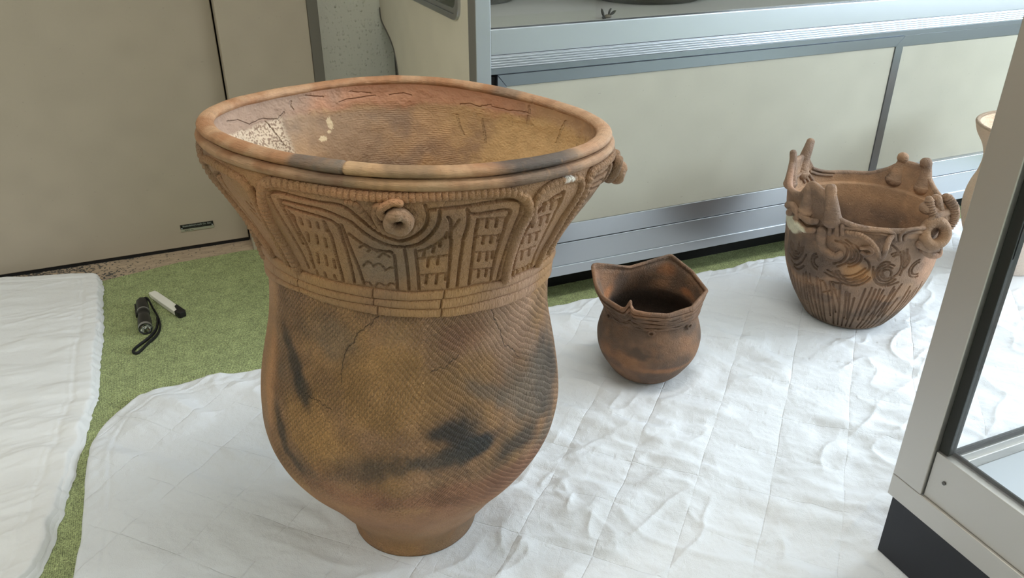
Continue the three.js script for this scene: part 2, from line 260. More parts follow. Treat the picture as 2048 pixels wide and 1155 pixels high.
// ---------------------------------------------------------------- the nearer glass case on the right
{
  const X = 1.108, Zc = -0.807, X1 = 1.80, Z1 = 0.75, TOP = 1.85;
  const t = thing('glass_showcase', 'glass showcase with dull aluminium posts on a black base at the right edge', 'display case', [X, 0, Zc]);
  const G = g => g.translate(-X, 0, -Zc);
  part('black_base', G(box(1.116, X1 - 0.01, 0.0, 0.143, -0.80, Z1 - 0.01, 0.001)), blackBase, t);
  part('base_rail', G(mergeGeometries([box(X, X + 0.03, 0.143, 0.1905, Zc, Z1), box(X + 0.03, X1, 0.143, 0.1905, Zc, Zc + 0.03), box(X1 - 0.03, X1, 0.143, 0.1905, Zc + 0.03, Z1), box(X + 0.03, X1 - 0.03, 0.143, 0.1905, Z1 - 0.03, Z1)])), alumDull, t);
  const sr = part('side_rail', G(box(X + 0.006, X + 0.026, 0.191, 0.289, -0.741, Z1 - 0.066, 0.001)), alumDull, t);
  const sg = new THREE.CylinderGeometry(0.0035, 0.0035, 0.003, 16); sg.rotateZ(Math.PI / 2); sg.translate(X + 0.0055, 0.242, -0.711); part('screw', G(sg), M({ color: 0x6c6a66, metalness: 1, roughness: 0.5 }, 'screw'), sr);
  part('glazing_bead', G(box(X + 0.024, X + 0.028, 0.20, 0.296, -0.741, Z1 - 0.066, 0.0008)), beadDark, sr);
  const pz = (x0, x1, z0, z1) => part('corner_post', G(box(x0, x1, 0.191, TOP, z0, z1, 0.002)), alumDull, t);
  pz(X, X + 0.055, Zc, -0.743); pz(X, X + 0.055, Z1 - 0.064, Z1); pz(X1 - 0.055, X1, Zc, -0.743); pz(X1 - 0.055, X1, Z1 - 0.064, Z1);
  part('post_bead', G(box(X + 0.012, X + 0.03, 0.289, TOP - 0.05, -0.743, -0.724, 0.001)), beadDark, t);
  part('rear_rail', G(box(X + 0.055, X1 - 0.055, 0.168, 0.205, -0.800, -0.782, 0.001)), alumDull, t);
  part('rear_bead', G(box(X + 0.055, X1 - 0.055, 0.205, 0.216, -0.794, -0.786, 0.001)), beadDark, t);
  part('deck', G(box(X + 0.03, X1 - 0.03, 0.150, 0.168, -0.777, Z1 - 0.03)), deckWhite, t);
  part('glass_side', G(box(X + 0.014, X + 0.019, 0.289, TOP - 0.05, -0.724, Z1 - 0.064, 0.0005)), glass, t);
  part('glass_rear', G(box(X + 0.055, X1 - 0.055, 0.216, TOP - 0.05, -0.793, -0.788, 0.0005)), glass, t);
  part('glass_side', G(box(X1 - 0.02, X1 - 0.015, 0.195, TOP - 0.05, -0.743, Z1 - 0.064, 0.0005)), glass, t);
  part('top_frame', G(mergeGeometries([box(X, X + 0.055, TOP, TOP + 0.05, Zc, Z1), box(X1 - 0.055, X1, TOP, TOP + 0.05, Zc, Z1), box(X + 0.055, X1 - 0.055, TOP, TOP + 0.05, Zc, Zc + 0.055), box(X + 0.055, X1 - 0.055, TOP, TOP + 0.05, Z1 - 0.055, Z1)])), alumDull, t);
  part('glass_top', G(box(X + 0.03, X1 - 0.03, TOP + 0.052, TOP + 0.058, Zc + 0.03, Z1 - 0.03)), glass, t);
}

// ---------------------------------------------------------------- the big deep pot: its measured shape
const POT = { a: -0.2012, b: 1.2719 };
const HK = [0, .025, .05, .075, .1, .13, .16, .2, .25, .3, .35, .4, .45, .5, .55, .6, .64, .68, .72, .76, .80, 0.8457];
const RK = [0.1284, 0.1252, 0.1350, 0.1522, 0.1697, 0.1887, 0.2095, 0.2384, 0.2642, 0.2765, 0.2754, 0.2690, 0.2584, 0.2481, 0.2431, 0.2425, 0.2460, 0.2545, 0.2677, 0.2835, 0.2950, 0.2847];
function hermite(X, Y, x) {
  const n = X.length; let i = 0; while (i < n - 2 && x > X[i + 1]) i++;
  const s = k => k === 0 ? (Y[1] - Y[0]) / (X[1] - X[0]) : k === n - 1 ? (Y[n - 1] - Y[n - 2]) / (X[n - 1] - X[n - 2]) : (() => { const h0 = X[k] - X[k - 1], h1 = X[k + 1] - X[k]; return ((Y[k] - Y[k - 1]) / h0 * h1 + (Y[k + 1] - Y[k]) / h1 * h0) / (h0 + h1); })();
  const h = X[i + 1] - X[i], t = (x - X[i]) / h, t2 = t * t, t3 = t2 * t;
  return Y[i] * (2 * t3 - 3 * t2 + 1) + s(i) * h * (t3 - 2 * t2 + t) + Y[i + 1] * (-2 * t3 + 3 * t2) + s(i + 1) * h * (t3 - t2);
}
const PROF = new Float32Array(2002); for (let i = 0; i < 2002; i++) PROF[i] = hermite(HK, RK, i / 2000 * 0.8457);
const prof = u => { const x = clamp(u / 0.8457, 0, 1) * 2000, i = Math.floor(x); return mix(PROF[i], PROF[i + 1], x - i); };
const RIM_H = A => 0.8457 - 0.0164 * Math.cos(A) - 0.0117 * Math.sin(A) - 0.0011 * Math.cos(2 * A) + 0.0004 * Math.sin(2 * A) - 0.0007 * Math.cos(3 * A) - 0.0038 * Math.sin(3 * A);
const RIM_R = A => 0.2847 + 0.0143 * Math.cos(2 * A) + 0.0009 * Math.sin(2 * A) + 0.0033 * Math.cos(3 * A) - 0.0044 * Math.sin(3 * A) + 0.0001 * Math.cos(4 * A) + 0.0036 * Math.sin(4 * A);
// a point of the pot: A degrees round it (-90 faces the camera), u its height, dr out from the wall
function S(Ad, u, dr = 0) {
  const A = Ad * D2R, w = ss(0.60, 0.8457, u), h = u + w * (RIM_H(A) - 0.8457), r = prof(u) * (1 - w + w * RIM_R(A) / 0.2847) + dr;
  const lean = -0.0052 * u + 0.0957 * u * u + 0.0053 * Math.sin(u / 0.8 * 2 * Math.PI);
  const a = lean * (1 - w) + w * (-0.1580 - POT.a) + r * Math.cos(A), b = w * (1.2376 - POT.b) + r * Math.sin(A);
  return V(a, b, h);
}
const outward = (Ad, u) => { const p = S(Ad, u), q = S(Ad + 0.5, u).sub(p), w = S(Ad, Math.min(u + 0.004, 0.8457)).sub(S(Ad, Math.min(u + 0.004, 0.8457) - 0.008)); return q.cross(w).normalize(); };

const soften = ls => ls.map(l => { for (let k = 0; k < 2; k++) { const o = [l[0]]; for (let i = 0; i + 1 < l.length; i++) { const p = l[i], q = l[i + 1]; if (i) o.push([mix(p[0], q[0], 0.25), mix(p[1], q[1], 0.25)]); else o.push([mix(p[0], q[0], 0.5), mix(p[1], q[1], 0.5)]); if (i + 2 < l.length) o.push([mix(p[0], q[0], 0.75), mix(p[1], q[1], 0.75)]); } o.push(l[l.length - 1]); l = o; } return l; });
const GROOVES = parse("-124.2,0.7966,-121.8,0.8025,-116.9,0.8008,-109.8,0.7983,-104.1,0.7991,-101.4,0.7949,-99.3,0.7839,-96.2,0.7678,-92.8,0.7534,-88.8,0.7467,-88.6,0.7475,-85.6,0.7517,-82.3,0.7636,-80.5,0.7797,-80.2,0.7924,-80.7,0.8042;-124.2,0.7966,-124.2,0.7712,-123.7,0.739,-122.4,0.706,-121.1,0.6764;-121.3,0.7898,-119.2,0.7907,-114.2,0.789,-108.3,0.7881,-102.2,0.7763,-101.2,0.7737,-98.5,0.7577,-95.1,0.7458,-91.4,0.7373,-87.3,0.7365,-87.7,0.7365,-83.6,0.7407,-80.2,0.7551,-77.6,0.7754,-77,0.7958;-121.3,0.7898,-121.1,0.7712,-120.8,0.7433,-120.2,0.7204;-120.8,0.7822,-114.8,0.7788,-109.2,0.7754,-106.4,0.7704,-105.8,0.7644;-119.8,0.7746,-119.2,0.7399,-118.7,0.7128,-118.7,0.6798;-109.6,0.7687,-108.7,0.7467,-109.2,0.7153,-108.7,0.6899,-107.9,0.6637;-105.6,0.767,-105.4,0.7373,-105,0.7069,-104,0.6662;-104.6,0.767,-103.8,0.7263,-102.2,0.6942,-100.6,0.6637;-103,0.7534,-100.4,0.7407,-97.5,0.7306,-93.5,0.7272,-90.7,0.728,-90.4,0.6984,-89.4,0.6569;-87.5,0.7306,-86.7,0.6967,-85.6,0.6561;-80.7,0.7974,-76.8,0.8,-69.7,0.8017,-62.3,0.8051,-56.5,0.8042,-54.4,0.7983,-54.4,0.7856,-55.2,0.7577,-55.6,0.7196,-54.8,0.6755,-54.2,0.651;-69.7,0.7966,-69.1,0.7881,-63.1,0.7898,-57.3,0.7907,-58.4,0.7737,-58.7,0.734,-58.4,0.6967,-57.1,0.6527;-69.7,0.7966,-69.4,0.7746,-70.7,0.7441;-66.8,0.7797,-67.3,0.7517,-66.6,0.7052,-65.3,0.6544;-74.1,0.7475,-73.9,0.7153,-72.9,0.6569;-70.5,0.7416,-70.5,0.7026,-69.5,0.6544;-84.4,0.7314,-83.6,0.6984,-82.3,0.6561;-74.9,0.7864,-74.1,0.7788,-74.4,0.7509;-40.1,0.7991,-45.6,0.7915,-48.2,0.7788,-49.3,0.7627,-51,0.7289,-49.8,0.6865,-47.1,0.6451;-40.1,0.7991,-40.3,0.7898,-41.4,0.7568,-40.3,0.7145,-39.2,0.6764,-37.1,0.6374;-129,0.7983,-129.5,0.7644,-132.1,0.7179,-130.7,0.673;-142.5,0.7949,-142.5,0.7704,-140.7,0.7475,-140,0.7145,-137.9,0.6806");
const CUTS = parse("-64.1,0.7788,-64.1,0.7636;-61.3,0.778,-61.3,0.7627;-58.7,0.7763,-58.6,0.7619;-66.6,0.75,-66.8,0.7475;-64.5,0.7483,-64.4,0.734;-62,0.7475,-61.8,0.7331;-59.7,0.7467,-59.4,0.7331;-64.5,0.7179,-64.2,0.7001;-62,0.7162,-61.3,0.6984;-60,0.7145,-59.5,0.7001;-65.8,0.6857,-65.7,0.673;-63.1,0.6832,-62.6,0.6671;-60.3,0.6815,-59.8,0.6654;-58.2,0.6798,-57.7,0.6662;-80.4,0.7153,-80.5,0.7001;-77.5,0.7187,-77.5,0.7035;-80.4,0.684,-80.4,0.6679;-77.1,0.684,-77,0.6662;-74.1,0.6849,-74.1,0.6722;-81.7,0.728,-82,0.7187;-78.9,0.7373,-79.2,0.7263;-77.1,0.7467,-77.3,0.7373;-75.4,0.761,-75.7,0.7517;-74.1,0.7695,-74.4,0.7602;-46.9,0.789,-46.4,0.7737;-44.3,0.789,-43.7,0.7737;-41.6,0.789,-40.9,0.7763;-49.2,0.7627,-48.4,0.7467;-46.4,0.7627,-45.5,0.7458;-43.8,0.7627,-42.9,0.7475;-50.8,0.734,-49.7,0.7162;-47.9,0.7323,-46.4,0.7128;-45,0.7306,-43.5,0.7136;-47.6,0.6967,-46.1,0.6781;-44.8,0.7001,-42.9,0.6806;-45.8,0.6586,-45,0.6442;-42.9,0.6578,-41.6,0.6408;-40.5,0.6586,-39.3,0.6442;-33.3,0.767,-32,0.7543;-30.8,0.7678,-29,0.7543;-34.1,0.7526,-32.2,0.7382;-118.9,0.7695,-119.2,0.7602;-116.8,0.767,-117.1,0.7568;-114.3,0.7653,-114.7,0.7551;-111.9,0.7653,-112.1,0.756;-109.5,0.7653,-109.8,0.7534;-119.2,0.7458,-119.7,0.7348;-116.6,0.7433,-117.4,0.728;-113.8,0.7416,-114.5,0.7272;-111.3,0.739,-111.7,0.7238;-118.7,0.706,-119.2,0.6908;-115.8,0.7077,-116.3,0.6908;-113,0.7069,-113.2,0.6899;-110.3,0.7026,-110.3,0.6882;-117.9,0.6747,-117.6,0.6662;-114.7,0.6747,-114.3,0.6662;-111.1,0.6739,-110.6,0.6662;-138.1,0.7974,-138.3,0.7915;-136,0.7958,-136,0.7898;-134.2,0.7746,-135.5,0.7644;-133.7,0.7585,-134.4,0.7509;-132.4,0.745,-133.1,0.7373;-134.7,0.7187,-135.7,0.7077;-133.1,0.7069,-133.7,0.6967;-135.8,0.684,-136.3,0.6713;-132.9,0.6815,-133.2,0.6713");
const LINES = parse("-66.3,0.7788,-64.1,0.7788,-58.6,0.7763;-66.8,0.75,-59.4,0.745;-66.2,0.7179,-59.5,0.7136;-66.3,0.6849,-57.9,0.6789;-84.1,0.7289,-81.4,0.7323,-77.1,0.7467,-73.4,0.7704,-72,0.7822;-84.1,0.7153,-74.2,0.7196;-83.5,0.6849,-74.1,0.6849;-48.2,0.7881,-40.9,0.7881;-50,0.7627,-43.2,0.7636;-51.4,0.7323,-44,0.7314;-50.3,0.6984,-42.1,0.6984;-47.7,0.6578,-39,0.6561;-100.8,0.7314,-99.1,0.739,-98,0.7348;-98.5,0.7255,-97,0.7331,-95.6,0.7263;-95.3,0.717,-94,0.7255,-92,0.7179;-100.6,0.6984,-99,0.7094,-97,0.7001;-97.4,0.6992,-95.4,0.7069,-93.5,0.6959;-93.5,0.6933,-92.2,0.6992,-90.9,0.6984;-100.1,0.6688,-98.6,0.6696,-97.8,0.6612;-97.2,0.6612,-95.6,0.6713,-93.2,0.6637;-93.3,0.662,-91.9,0.6713,-90.2,0.6662");
const COILS = {
  C1: parse("-126.3,0.6671,-128.6,0.7069,-129,0.7458,-127.6,0.7797,-124.8,0.8085,-121.4,0.8152,-116.6,0.8161,-107.5,0.8161,-100.1,0.8144,-93,0.8144,-84.4,0.8152,-79.9,0.8169,-71,0.8178,-62,0.8169,-56.3,0.8127,-53.1,0.8008,-51.9,0.7805,-52.9,0.7602,-53.2,0.7272,-52.3,0.6882,-50.6,0.6459")[0],
  C3: parse("-49.3,0.7627,-50.6,0.7864,-49.5,0.8025,-46.6,0.8118,-41.6,0.8161,-36.7,0.8144,-33.3,0.8101,-33,0.7974,-34.3,0.7788,-35.8,0.75,-34.8,0.7103,-34.5,0.6789,-33.3,0.6451")[0],
  short: parse("-101.1,0.8042,-99.3,0.8025,-97.5,0.7915,-96.1,0.7797,-94.3,0.7695,-91.5,0.761,-88.6,0.7568")[0],
  Ccurl: parse("-87,0.8101,-88.6,0.811,-90.2,0.8076,-91.7,0.8025,-92.3,0.7966,-91.9,0.7915")[0],
  Couter: parse("-91.9,0.8051,-93.3,0.8017,-94,0.7915,-93.6,0.7797,-92.5,0.7695,-90.6,0.7627,-88.1,0.7602,-85.9,0.7636,-84.3,0.7721")[0],
  C2: parse("-140.4,0.672,-141.2,0.6843,-145.5,0.7038,-150,0.725,-153,0.7589,-154.5,0.7801,-155,0.798,-151.5,0.8081,-142.8,0.8115,-137.1,0.8098,-132,0.805,-130.2,0.7937,-130.6,0.7711,-131.5,0.7411,-132,0.7046,-131,0.6741")[0],
};
const BANDS = parse("-145.2,0.6679,-134.5,0.6671,-124.2,0.6654,-115.6,0.6637,-107.9,0.6612,-98.3,0.6595,-85.2,0.6527,-79.6,0.6527,-70.8,0.651,-60.7,0.6518,-50.3,0.6451,-42.6,0.6451,-34.3,0.6417,-29,0.6595;-150.1,0.6485,-142.3,0.6493,-125.6,0.6493,-115.9,0.6468,-108.5,0.6459,-98.3,0.6425,-84.9,0.6383,-79.2,0.6374,-71.3,0.6358,-59.8,0.6358,-49.2,0.6307,-36.7,0.6264,-23,0.6332;-156.2,0.6222,-137.6,0.6307,-125.5,0.6349,-118.5,0.6341,-109.6,0.6332,-95.7,0.629,-84.6,0.6231,-78.8,0.6214,-71.2,0.618,-58.9,0.6171,-50.2,0.6146,-39.3,0.6087,-30.1,0.6061,-14.6,0.6002;-161.1,0.5977,-138.3,0.6197,-125.6,0.6264,-116.3,0.6222,-110.6,0.6205,-100.4,0.6154,-84.4,0.6087,-78.4,0.6061,-70.8,0.6019,-60.5,0.5994,-49.2,0.5934,-38.3,0.59,-21.9,0.585,-4.9,0.5672");
// colour of the fired clay
const CLAY = { base: LIN(164, 126, 94), ochre: LIN(188, 143, 92), grey: LIN(138, 120, 103), dark: LIN(80, 74, 68), pink: LIN(192, 153, 126), red: LIN(168, 119, 90), orange: LIN(200, 146, 104), char: LIN(66, 66, 66), white: LIN(228, 220, 208), cream: LIN(214, 196, 165), purple: LIN(150, 118, 105), tan: LIN(192, 150, 98) };
// stains of the firing: A, u, half width and height in metres, tilt, colour, strength
const STAINS = [
  [-94, 0.50, 0.085, 0.085, 0, 'ochre', 0.85], [-80, 0.47, 0.09, 0.06, 0, 'ochre', 0.5], [-119, 0.40, 0.06, 0.06, 0, 'ochre', 0.9], [-112, 0.37, 0.05, 0.03, 0, 'ochre', 0.6], [-146, 0.42, 0.022, 0.10, 0.1, 'orange', 0.6],
  [-114, 0.555, 0.06, 0.04, 0, 'grey', 0.55], [-131, 0.488, 0.062, 0.017, -1.0, 'dark', 0.8], [-126, 0.462, 0.03, 0.016, -1.0, 'dark', 0.7], [-136, 0.36, 0.05, 0.014, -1.25, 'dark', 0.75], [-129, 0.318, 0.03, 0.014, -0.9, 'dark', 0.7],
  [-68, 0.400, 0.05, 0.03, -0.5, 'char', 0.9], [-62, 0.365, 0.06, 0.022, 0.1, 'char', 0.95], [-46, 0.335, 0.075, 0.028, 0.25, 'dark', 0.85], [-76, 0.355, 0.06, 0.025, 0.15, 'dark', 0.85], [-90, 0.345, 0.06, 0.025, 0.1, 'dark', 0.55], [-102, 0.345, 0.04, 0.03, 0.1, 'dark', 0.4],
  [-32, 0.41, 0.08, 0.07, 0, 'grey', 0.9], [-20, 0.40, 0.05, 0.09, 0, 'dark', 0.55], [-24, 0.30, 0.04, 0.03, 0, 'grey', 0.8], [-58, 0.46, 0.05, 0.02, -0.6, 'grey', 0.7], [-63, 0.425, 0.035, 0.02, -0.6, 'dark', 0.5],
  [-40, 0.545, 0.10, 0.06, 0, 'pink', 0.8], [-65, 0.56, 0.05, 0.03, 0, 'red', 0.6], [-72, 0.275, 0.2, 0.03, 0, 'red', 0.8], [-50, 0.25, 0.08, 0.05, 0, 'red', 0.7], [-100, 0.2, 0.2, 0.10, 0, 'red', 0.45], [-88, 0.05, 0.16, 0.08, 0, 'ochre', 0.35], [-60, 0.12, 0.09, 0.05, 0, 'pink', 0.4],
  [-160, 0.60, 0.08, 0.05, 0, 'pink', 0.4], [-120, 0.80, 0.07, 0.05, 0, 'orange', 0.65], [-104, 0.825, 0.16, 0.012, 0, 'orange', 0.8], [-112, 0.70, 0.05, 0.05, 0, 'ochre', 0.4], [-76, 0.70, 0.07, 0.06, 0, 'ochre', 0.35], [-92, 0.71, 0.05, 0.04, 0, 'grey', 0.6], [-80, 0.77, 0.035, 0.03, 0, 'dark', 0.4], [-45, 0.72, 0.04, 0.07, 0, 'pink', 0.5], [-38, 0.62, 0.06, 0.03, 0, 'pink', 0.7], [-140, 0.74, 0.06, 0.06, 0, 'orange', 0.35],
];
const CRACKS = parse('-95.4,.609,-98,.594,-103,.577,-104,.562,-107.2,.544,-108.8,.504,-108.5,.49;-53.5,.593,-51,.57,-48.5,.549,-47.6,.535,-45.8,.518,-42,.505,-38.8,.4825;-77,.508,-74.7,.513,-70.2,.5146,-68.4,.5213,-66,.528;-112,.44,-118,.447,-124,.452');
function distSeg(x, y, a, b, k) { const ax = (a[0]) * k, ay = a[1], dx = (b[0] - a[0]) * k, dy = b[1] - a[1], px = x * k - ax, py = y - ay, t = clamp((px * dx + py * dy) / (dx * dx + dy * dy + 1e-12), 0, 1); return Math.hypot(px - t * dx, py - t * dy); }
const DEGM = D2R * 0.262;
function clayColor(A, u) {
  const rad = A * D2R, x = 0.27 * Math.cos(rad), z = 0.27 * Math.sin(rad);
  const n1 = fbm(x * 9, u * 9, z * 9, 4), n2 = fbm(x * 30 + 5, u * 30, z * 30, 3);
  let c = mix3(CLAY.base, CLAY.ochre, ss(0.5, 0.75, n1) * 0.6); c = mix3(c, CLAY.grey, ss(0.5, 0.28, n1) * 0.6);
  const wob = (n1 - 0.5) * 2.2 + (n2 - 0.5) * 2.0;
  for (const s of STAINS) {
    let da = A - s[0]; const X = da * DEGM, Y = (u - s[1]) * 1.05; if (Math.abs(X) > 2 * s[2] + 2 * s[3] || Math.abs(Y) > 2 * s[2] + 2 * s[3]) continue;
    const cs = Math.cos(s[4]), sn = Math.sin(s[4]), p = (X * cs + Y * sn) / s[2], q = (-X * sn + Y * cs) / s[3];
    const w = ss(1.5, 0.45, Math.hypot(p, q) + wob * 0.6) * s[6]; if (w > 0) c = mix3(c, CLAY[s[5]], w);
  }
  const k = (0.86 + 0.28 * n2) * 0.86; return [c[0] * k * 1.0, c[1] * k * 0.985, c[2] * k * 0.95];
}
const GROOVE_S = soften(GROOVES), LINE_S = soften(LINES);
const REPEATS = [[0, 1], [-103, 1], [60.9, 0.72], [180, 1]];               // the main panel and its three fellows round the collar
const nearest = A => { let best = null; for (const [r, k] of REPEATS) { let a = A - r; while (a > 100) a -= 360; while (a < -260) a += 360; a /= k; const d = Math.abs(a + 80); if (!best || d < best[1]) best = [a, d]; } return best[0]; };
const bandU = BANDS.map(l => A => { let a = A; while (a > 90) a -= 360; const f = l[0], e = l[l.length - 1]; if (a <= f[0]) return mix(f[1], 0.625 - 0.0145 * BANDS.indexOf(l) * 1.05 + 0.02, clamp((f[0] - a) / 60, 0, 1)); if (a >= e[0]) return mix(e[1], 0.625 - 0.0145 * BANDS.indexOf(l) * 1.05 + 0.02, clamp((a - e[0]) / 60, 0, 1)); let i = 0; while (a > l[i + 1][0]) i++; return mix(l[i][1], l[i + 1][1], (a - l[i][0]) / (l[i + 1][0] - l[i][0])); });
BANDS[0] = BANDS[0].filter(p => p[0] < -33); BANDS[0].push([-20, 0.636], [-5, 0.617]); BANDS[1] = BANDS[1].filter(p => p[0] < -30); BANDS[1].push([-20, 0.617], [-5, 0.60]); BANDS[2] = BANDS[2].filter(p => p[0] < -35); BANDS[2].push([-20, 0.601], [-5, 0.584]);
const bandAt = (i, A) => { const l = BANDS[i]; let a = A; while (a > 90) a -= 360; while (a < -270) a += 360; const back = 0.632 - 0.0155 * i, f = l[0], e = l[l.length - 1]; if (a <= f[0]) return mix(f[1], back, ss(0, 50, f[0] - a)); if (a >= e[0]) return mix(e[1], back, ss(0, 50, a - e[0])); let k = 0; while (a > l[k + 1][0]) k++; return mix(l[k][1], l[k + 1][1], (a - l[k][0]) / (l[k + 1][0] - l[k][0])); };
function relief(A, u) {                           // carving of the collar, metres
  const a = nearest(A), k = DEGM * 1.02; let h = 0;
  const cut = (list, depth, half) => { for (const l of list) for (let i = 0; i + 1 < l.length; i++) { const p = l[i], q = l[i + 1]; if (u < Math.min(p[1], q[1]) - 0.008 || u > Math.max(p[1], q[1]) + 0.008 || a < Math.min(p[0], q[0]) - 2 || a > Math.max(p[0], q[0]) + 2) continue; const d = distSeg(a, u, p, q, k) / half; if (d < 1.6) h = Math.min(h, -depth * (1 - ss(0.45, 1.5, d))); } };
  cut(GROOVE_S, 0.0066, 0.0020); cut(LINE_S, 0.0036, 0.0016); cut(CUTS, 0.0050, 0.0019);
  const e = Math.min(ss(bandAt(0, A), bandAt(0, A) + 0.006, u), 1); h *= e;
  h += 0.0012 * (fbm(A * 0.35, u * 90, 3, 3) - 0.5) * e;
  return h + 0.002 * e;
}
{
  const pot = thing('deep_pot', 'largest reddish brown earthenware deep pot with flared carved collar, standing foremost on the quilt', 'pot', [V(POT.a, POT.b, 0).x, 0, V(POT.a, POT.b, 0).z]);
  // front of the pot takes most of the texture: A in [-190, 10] -> x 0 .. 0.92
  const ux = A => { let a = A; return a <= 10 ? (a + 190) / 200 * 0.92 : 0.92 + (a - 10) / 160 * 0.08; }, xu = x => x < 0.92 ? x / 0.92 * 200 - 190 : (x - 0.92) / 0.08 * 160 + 10;
  const bodyC = tex(2048, 1536, (x, y) => {
    const A = xu(x), u = y * 0.66; let c = clayColor(A, u); let k = 1;
    const f = noise(x * 900, y * 900, 1), f2 = noise(x * 500, y * 500, 4); if (f > 0.90) k *= 1.25; if (f < 0.08) k *= 0.72; k *= 0.86 + 0.28 * f2;
    for (const l of CRACKS) for (let i = 0; i + 1 < l.length; i++) { if (Math.abs(A - l[i][0]) > 9 || Math.abs(u - l[i][1]) > 0.06) continue; const d = distSeg(A + (noise(u * 220, i) - 0.5) * 0.7, u + (noise(A * 1.5, i) - 0.5) * 0.005, l[i], l[i + 1], DEGM); if (d < 0.0007) k *= 0.42; }
    k *= 1.24; return [enc(c[0] * k), enc(c[1] * k), enc(c[2] * k)];
  }, true, false);
  const bodyB = tex(2048, 1536, (x, y) => {
    const A = xu(x), u = y * 0.66, X = (A + 90) * DEGM, Y = u * 1.06; const n = fbm(X * 14, Y * 14, 2, 3), n2 = fbm(X * 40, Y * 40, 6, 2);
    const wx = X + 0.012 * (n - 0.5) + 0.006 * (n2 - 0.5), wy = Y + 0.012 * (fbm(X * 11, Y * 11, 9, 2) - 0.5) + 0.005 * (fbm(X * 45, Y * 45, 4, 2) - 0.5);
    const right = ss(0.02, 0.09, X + 0.05 * (n - 0.5) + 0.25 * (0.5 - u) * 0.3), cord = (th, rowW, dent, ph) => { const r = (wx * Math.sin(th) + wy * Math.cos(th)) / rowW, row = Math.floor(r), f = r - row, s = (wx * Math.cos(th) - wy * Math.sin(th)) / dent + row * ph + 0.5 * f; const prof = Math.pow(Math.sin(Math.PI * f), 0.8), d = 0.5 + 0.5 * Math.cos(2 * Math.PI * s); return 0.25 * prof + 0.75 * prof * Math.pow(d, 0.7); };
    const a = cord(0.95, 0.0078, 0.0066, 0.37), b = cord(0.80 - 0.15 * ss(0.1, 0.25, X), 0.0098, 0.0040, 0.5);
    let h = mix(a, b, right), amp = 0.7 + 0.6 * ss(0.35, 0.62, n);
    amp *= ss(0.21, 0.30, u + 0.05 * (n - 0.5) + 0.02 * Math.sin(X * 9)) * ss(0.0, 0.06, X + 0.275 + 0.06 * (n - 0.5));
    const low = 1 - ss(0.2, 0.3, u); const comb = 0.5 + 0.5 * Math.sin((Y + 0.01 * (n - 0.5)) * 2 * Math.PI / 0.0035);
    let v = 0.42 + 0.46 * (h - 0.45) * amp * (0.55 + 0.9 * n2) + 0.10 * low * (comb - 0.5) * (0.4 + n2) + 0.16 * (n2 - 0.5) + 0.14 * (noise(x * 700, y * 700, 3) - 0.5);
    if (noise(X * 420, Y * 420, 8) > 0.9) v -= 0.10;
    for (const l of CRACKS) for (let i = 0; i + 1 < l.length; i++) { if (Math.abs(A - l[i][0]) > 9 || Math.abs(u - l[i][1]) > 0.06) continue; const d = distSeg(A + (noise(u * 220, i) - 0.5) * 0.7, u + (noise(A * 1.5, i) - 0.5) * 0.005, l[i], l[i + 1], DEGM); if (d < 0.0008) v -= 0.3; }
    return g8(v);
  }, false, false);
  const bodyMat = M({ map: bodyC, bumpMap: bodyB, bumpScale: 0.016, roughness: 0.82 }, 'fired clay body');
  const fineB = tex(512, 512, (x, y) => { let v = 0.5 + 0.5 * (pn(x, y, 32, 2) - 0.5) + 0.4 * (pn(x, y, 90, 3) - 0.5) + 0.25 * (pn(x, y, 220, 4) - 0.5); if (pn(x, y, 70, 6) > 0.82) v -= 0.45; if (pn(x, y, 120, 9) > 0.86) v -= 0.3; return g8(v); }, false);
  fineB.repeat.set(7, 7);
  const clay = M({ color: 0xffffff, vertexColors: true, roughness: 0.78, bumpMap: fineB, bumpScale: 0.0022 }, 'fired clay');
  const claySmooth = M({ color: 0xffffff, vertexColors: true, roughness: 0.7, bumpMap: fineB, bumpScale: 0.0009 }, 'smoothed clay');
  globalThis.__clay = clay;
  const fA = u => u < 0.82 ? -195 + u / 0.82 * 215 : 20 + (u - 0.82) / 0.18 * 145;   // denser towards the camera
  const uvb = (u, v, p) => [u, v];
  // body
  part('body', grid(500, 260, (i, j) => {
    const A = fA(i); if (j < 0.03) { const r = j / 0.03; const q = S(A, 0.0, 0), c = V(0, 0, 0); return c.lerp(q, r * 0.97).setY(0.001 + 0.002 * (1 - r)); }
    const v = (j - 0.03) / 0.97, u = v * (bandAt(3, A) + 0.004); const e = 0.004 * (1 - ss(0, 0.012, u)); return S(A, u, -e + 0.0035 * (fbm(A * 0.06, u * 12, 2, 2) - 0.5) * ss(0.02, 0.1, u) * (1 - ss(0.57, 0.61, u)));
  }, { uv: (i, j) => { const A = fA(i), v = clamp((j - 0.03) / 0.97, 0, 1); return [clamp(ux(A < -190 ? A + 360 : A), 0.0005, 0.9995), v * (bandAt(3, A) + 0.004) / 0.66]; } }), bodyMat, pot);
  // carved collar
  const gA = i => i < 0.80 ? -165 + i / 0.80 * 155 : -10 + (i - 0.80) / 0.20 * 205;
  const uvS = (A, u) => [A * DEGM, u];
  part('collar', grid(1300, 210, (i, j) => { const A = gA(i), u0 = bandAt(0, A) - 0.003, u = mix(u0, 0.832, j); return S(A, u, relief(A, u)); }, { color: (i, j) => { const A = gA(i), u0 = bandAt(0, A) - 0.003; return clayColor(A < -200 ? A + 360 : A, mix(u0, 0.832, j)); }, uv: (i, j) => { const A = gA(i); return uvS(A, mix(0.64, 0.832, j)); } }), clay, pot);
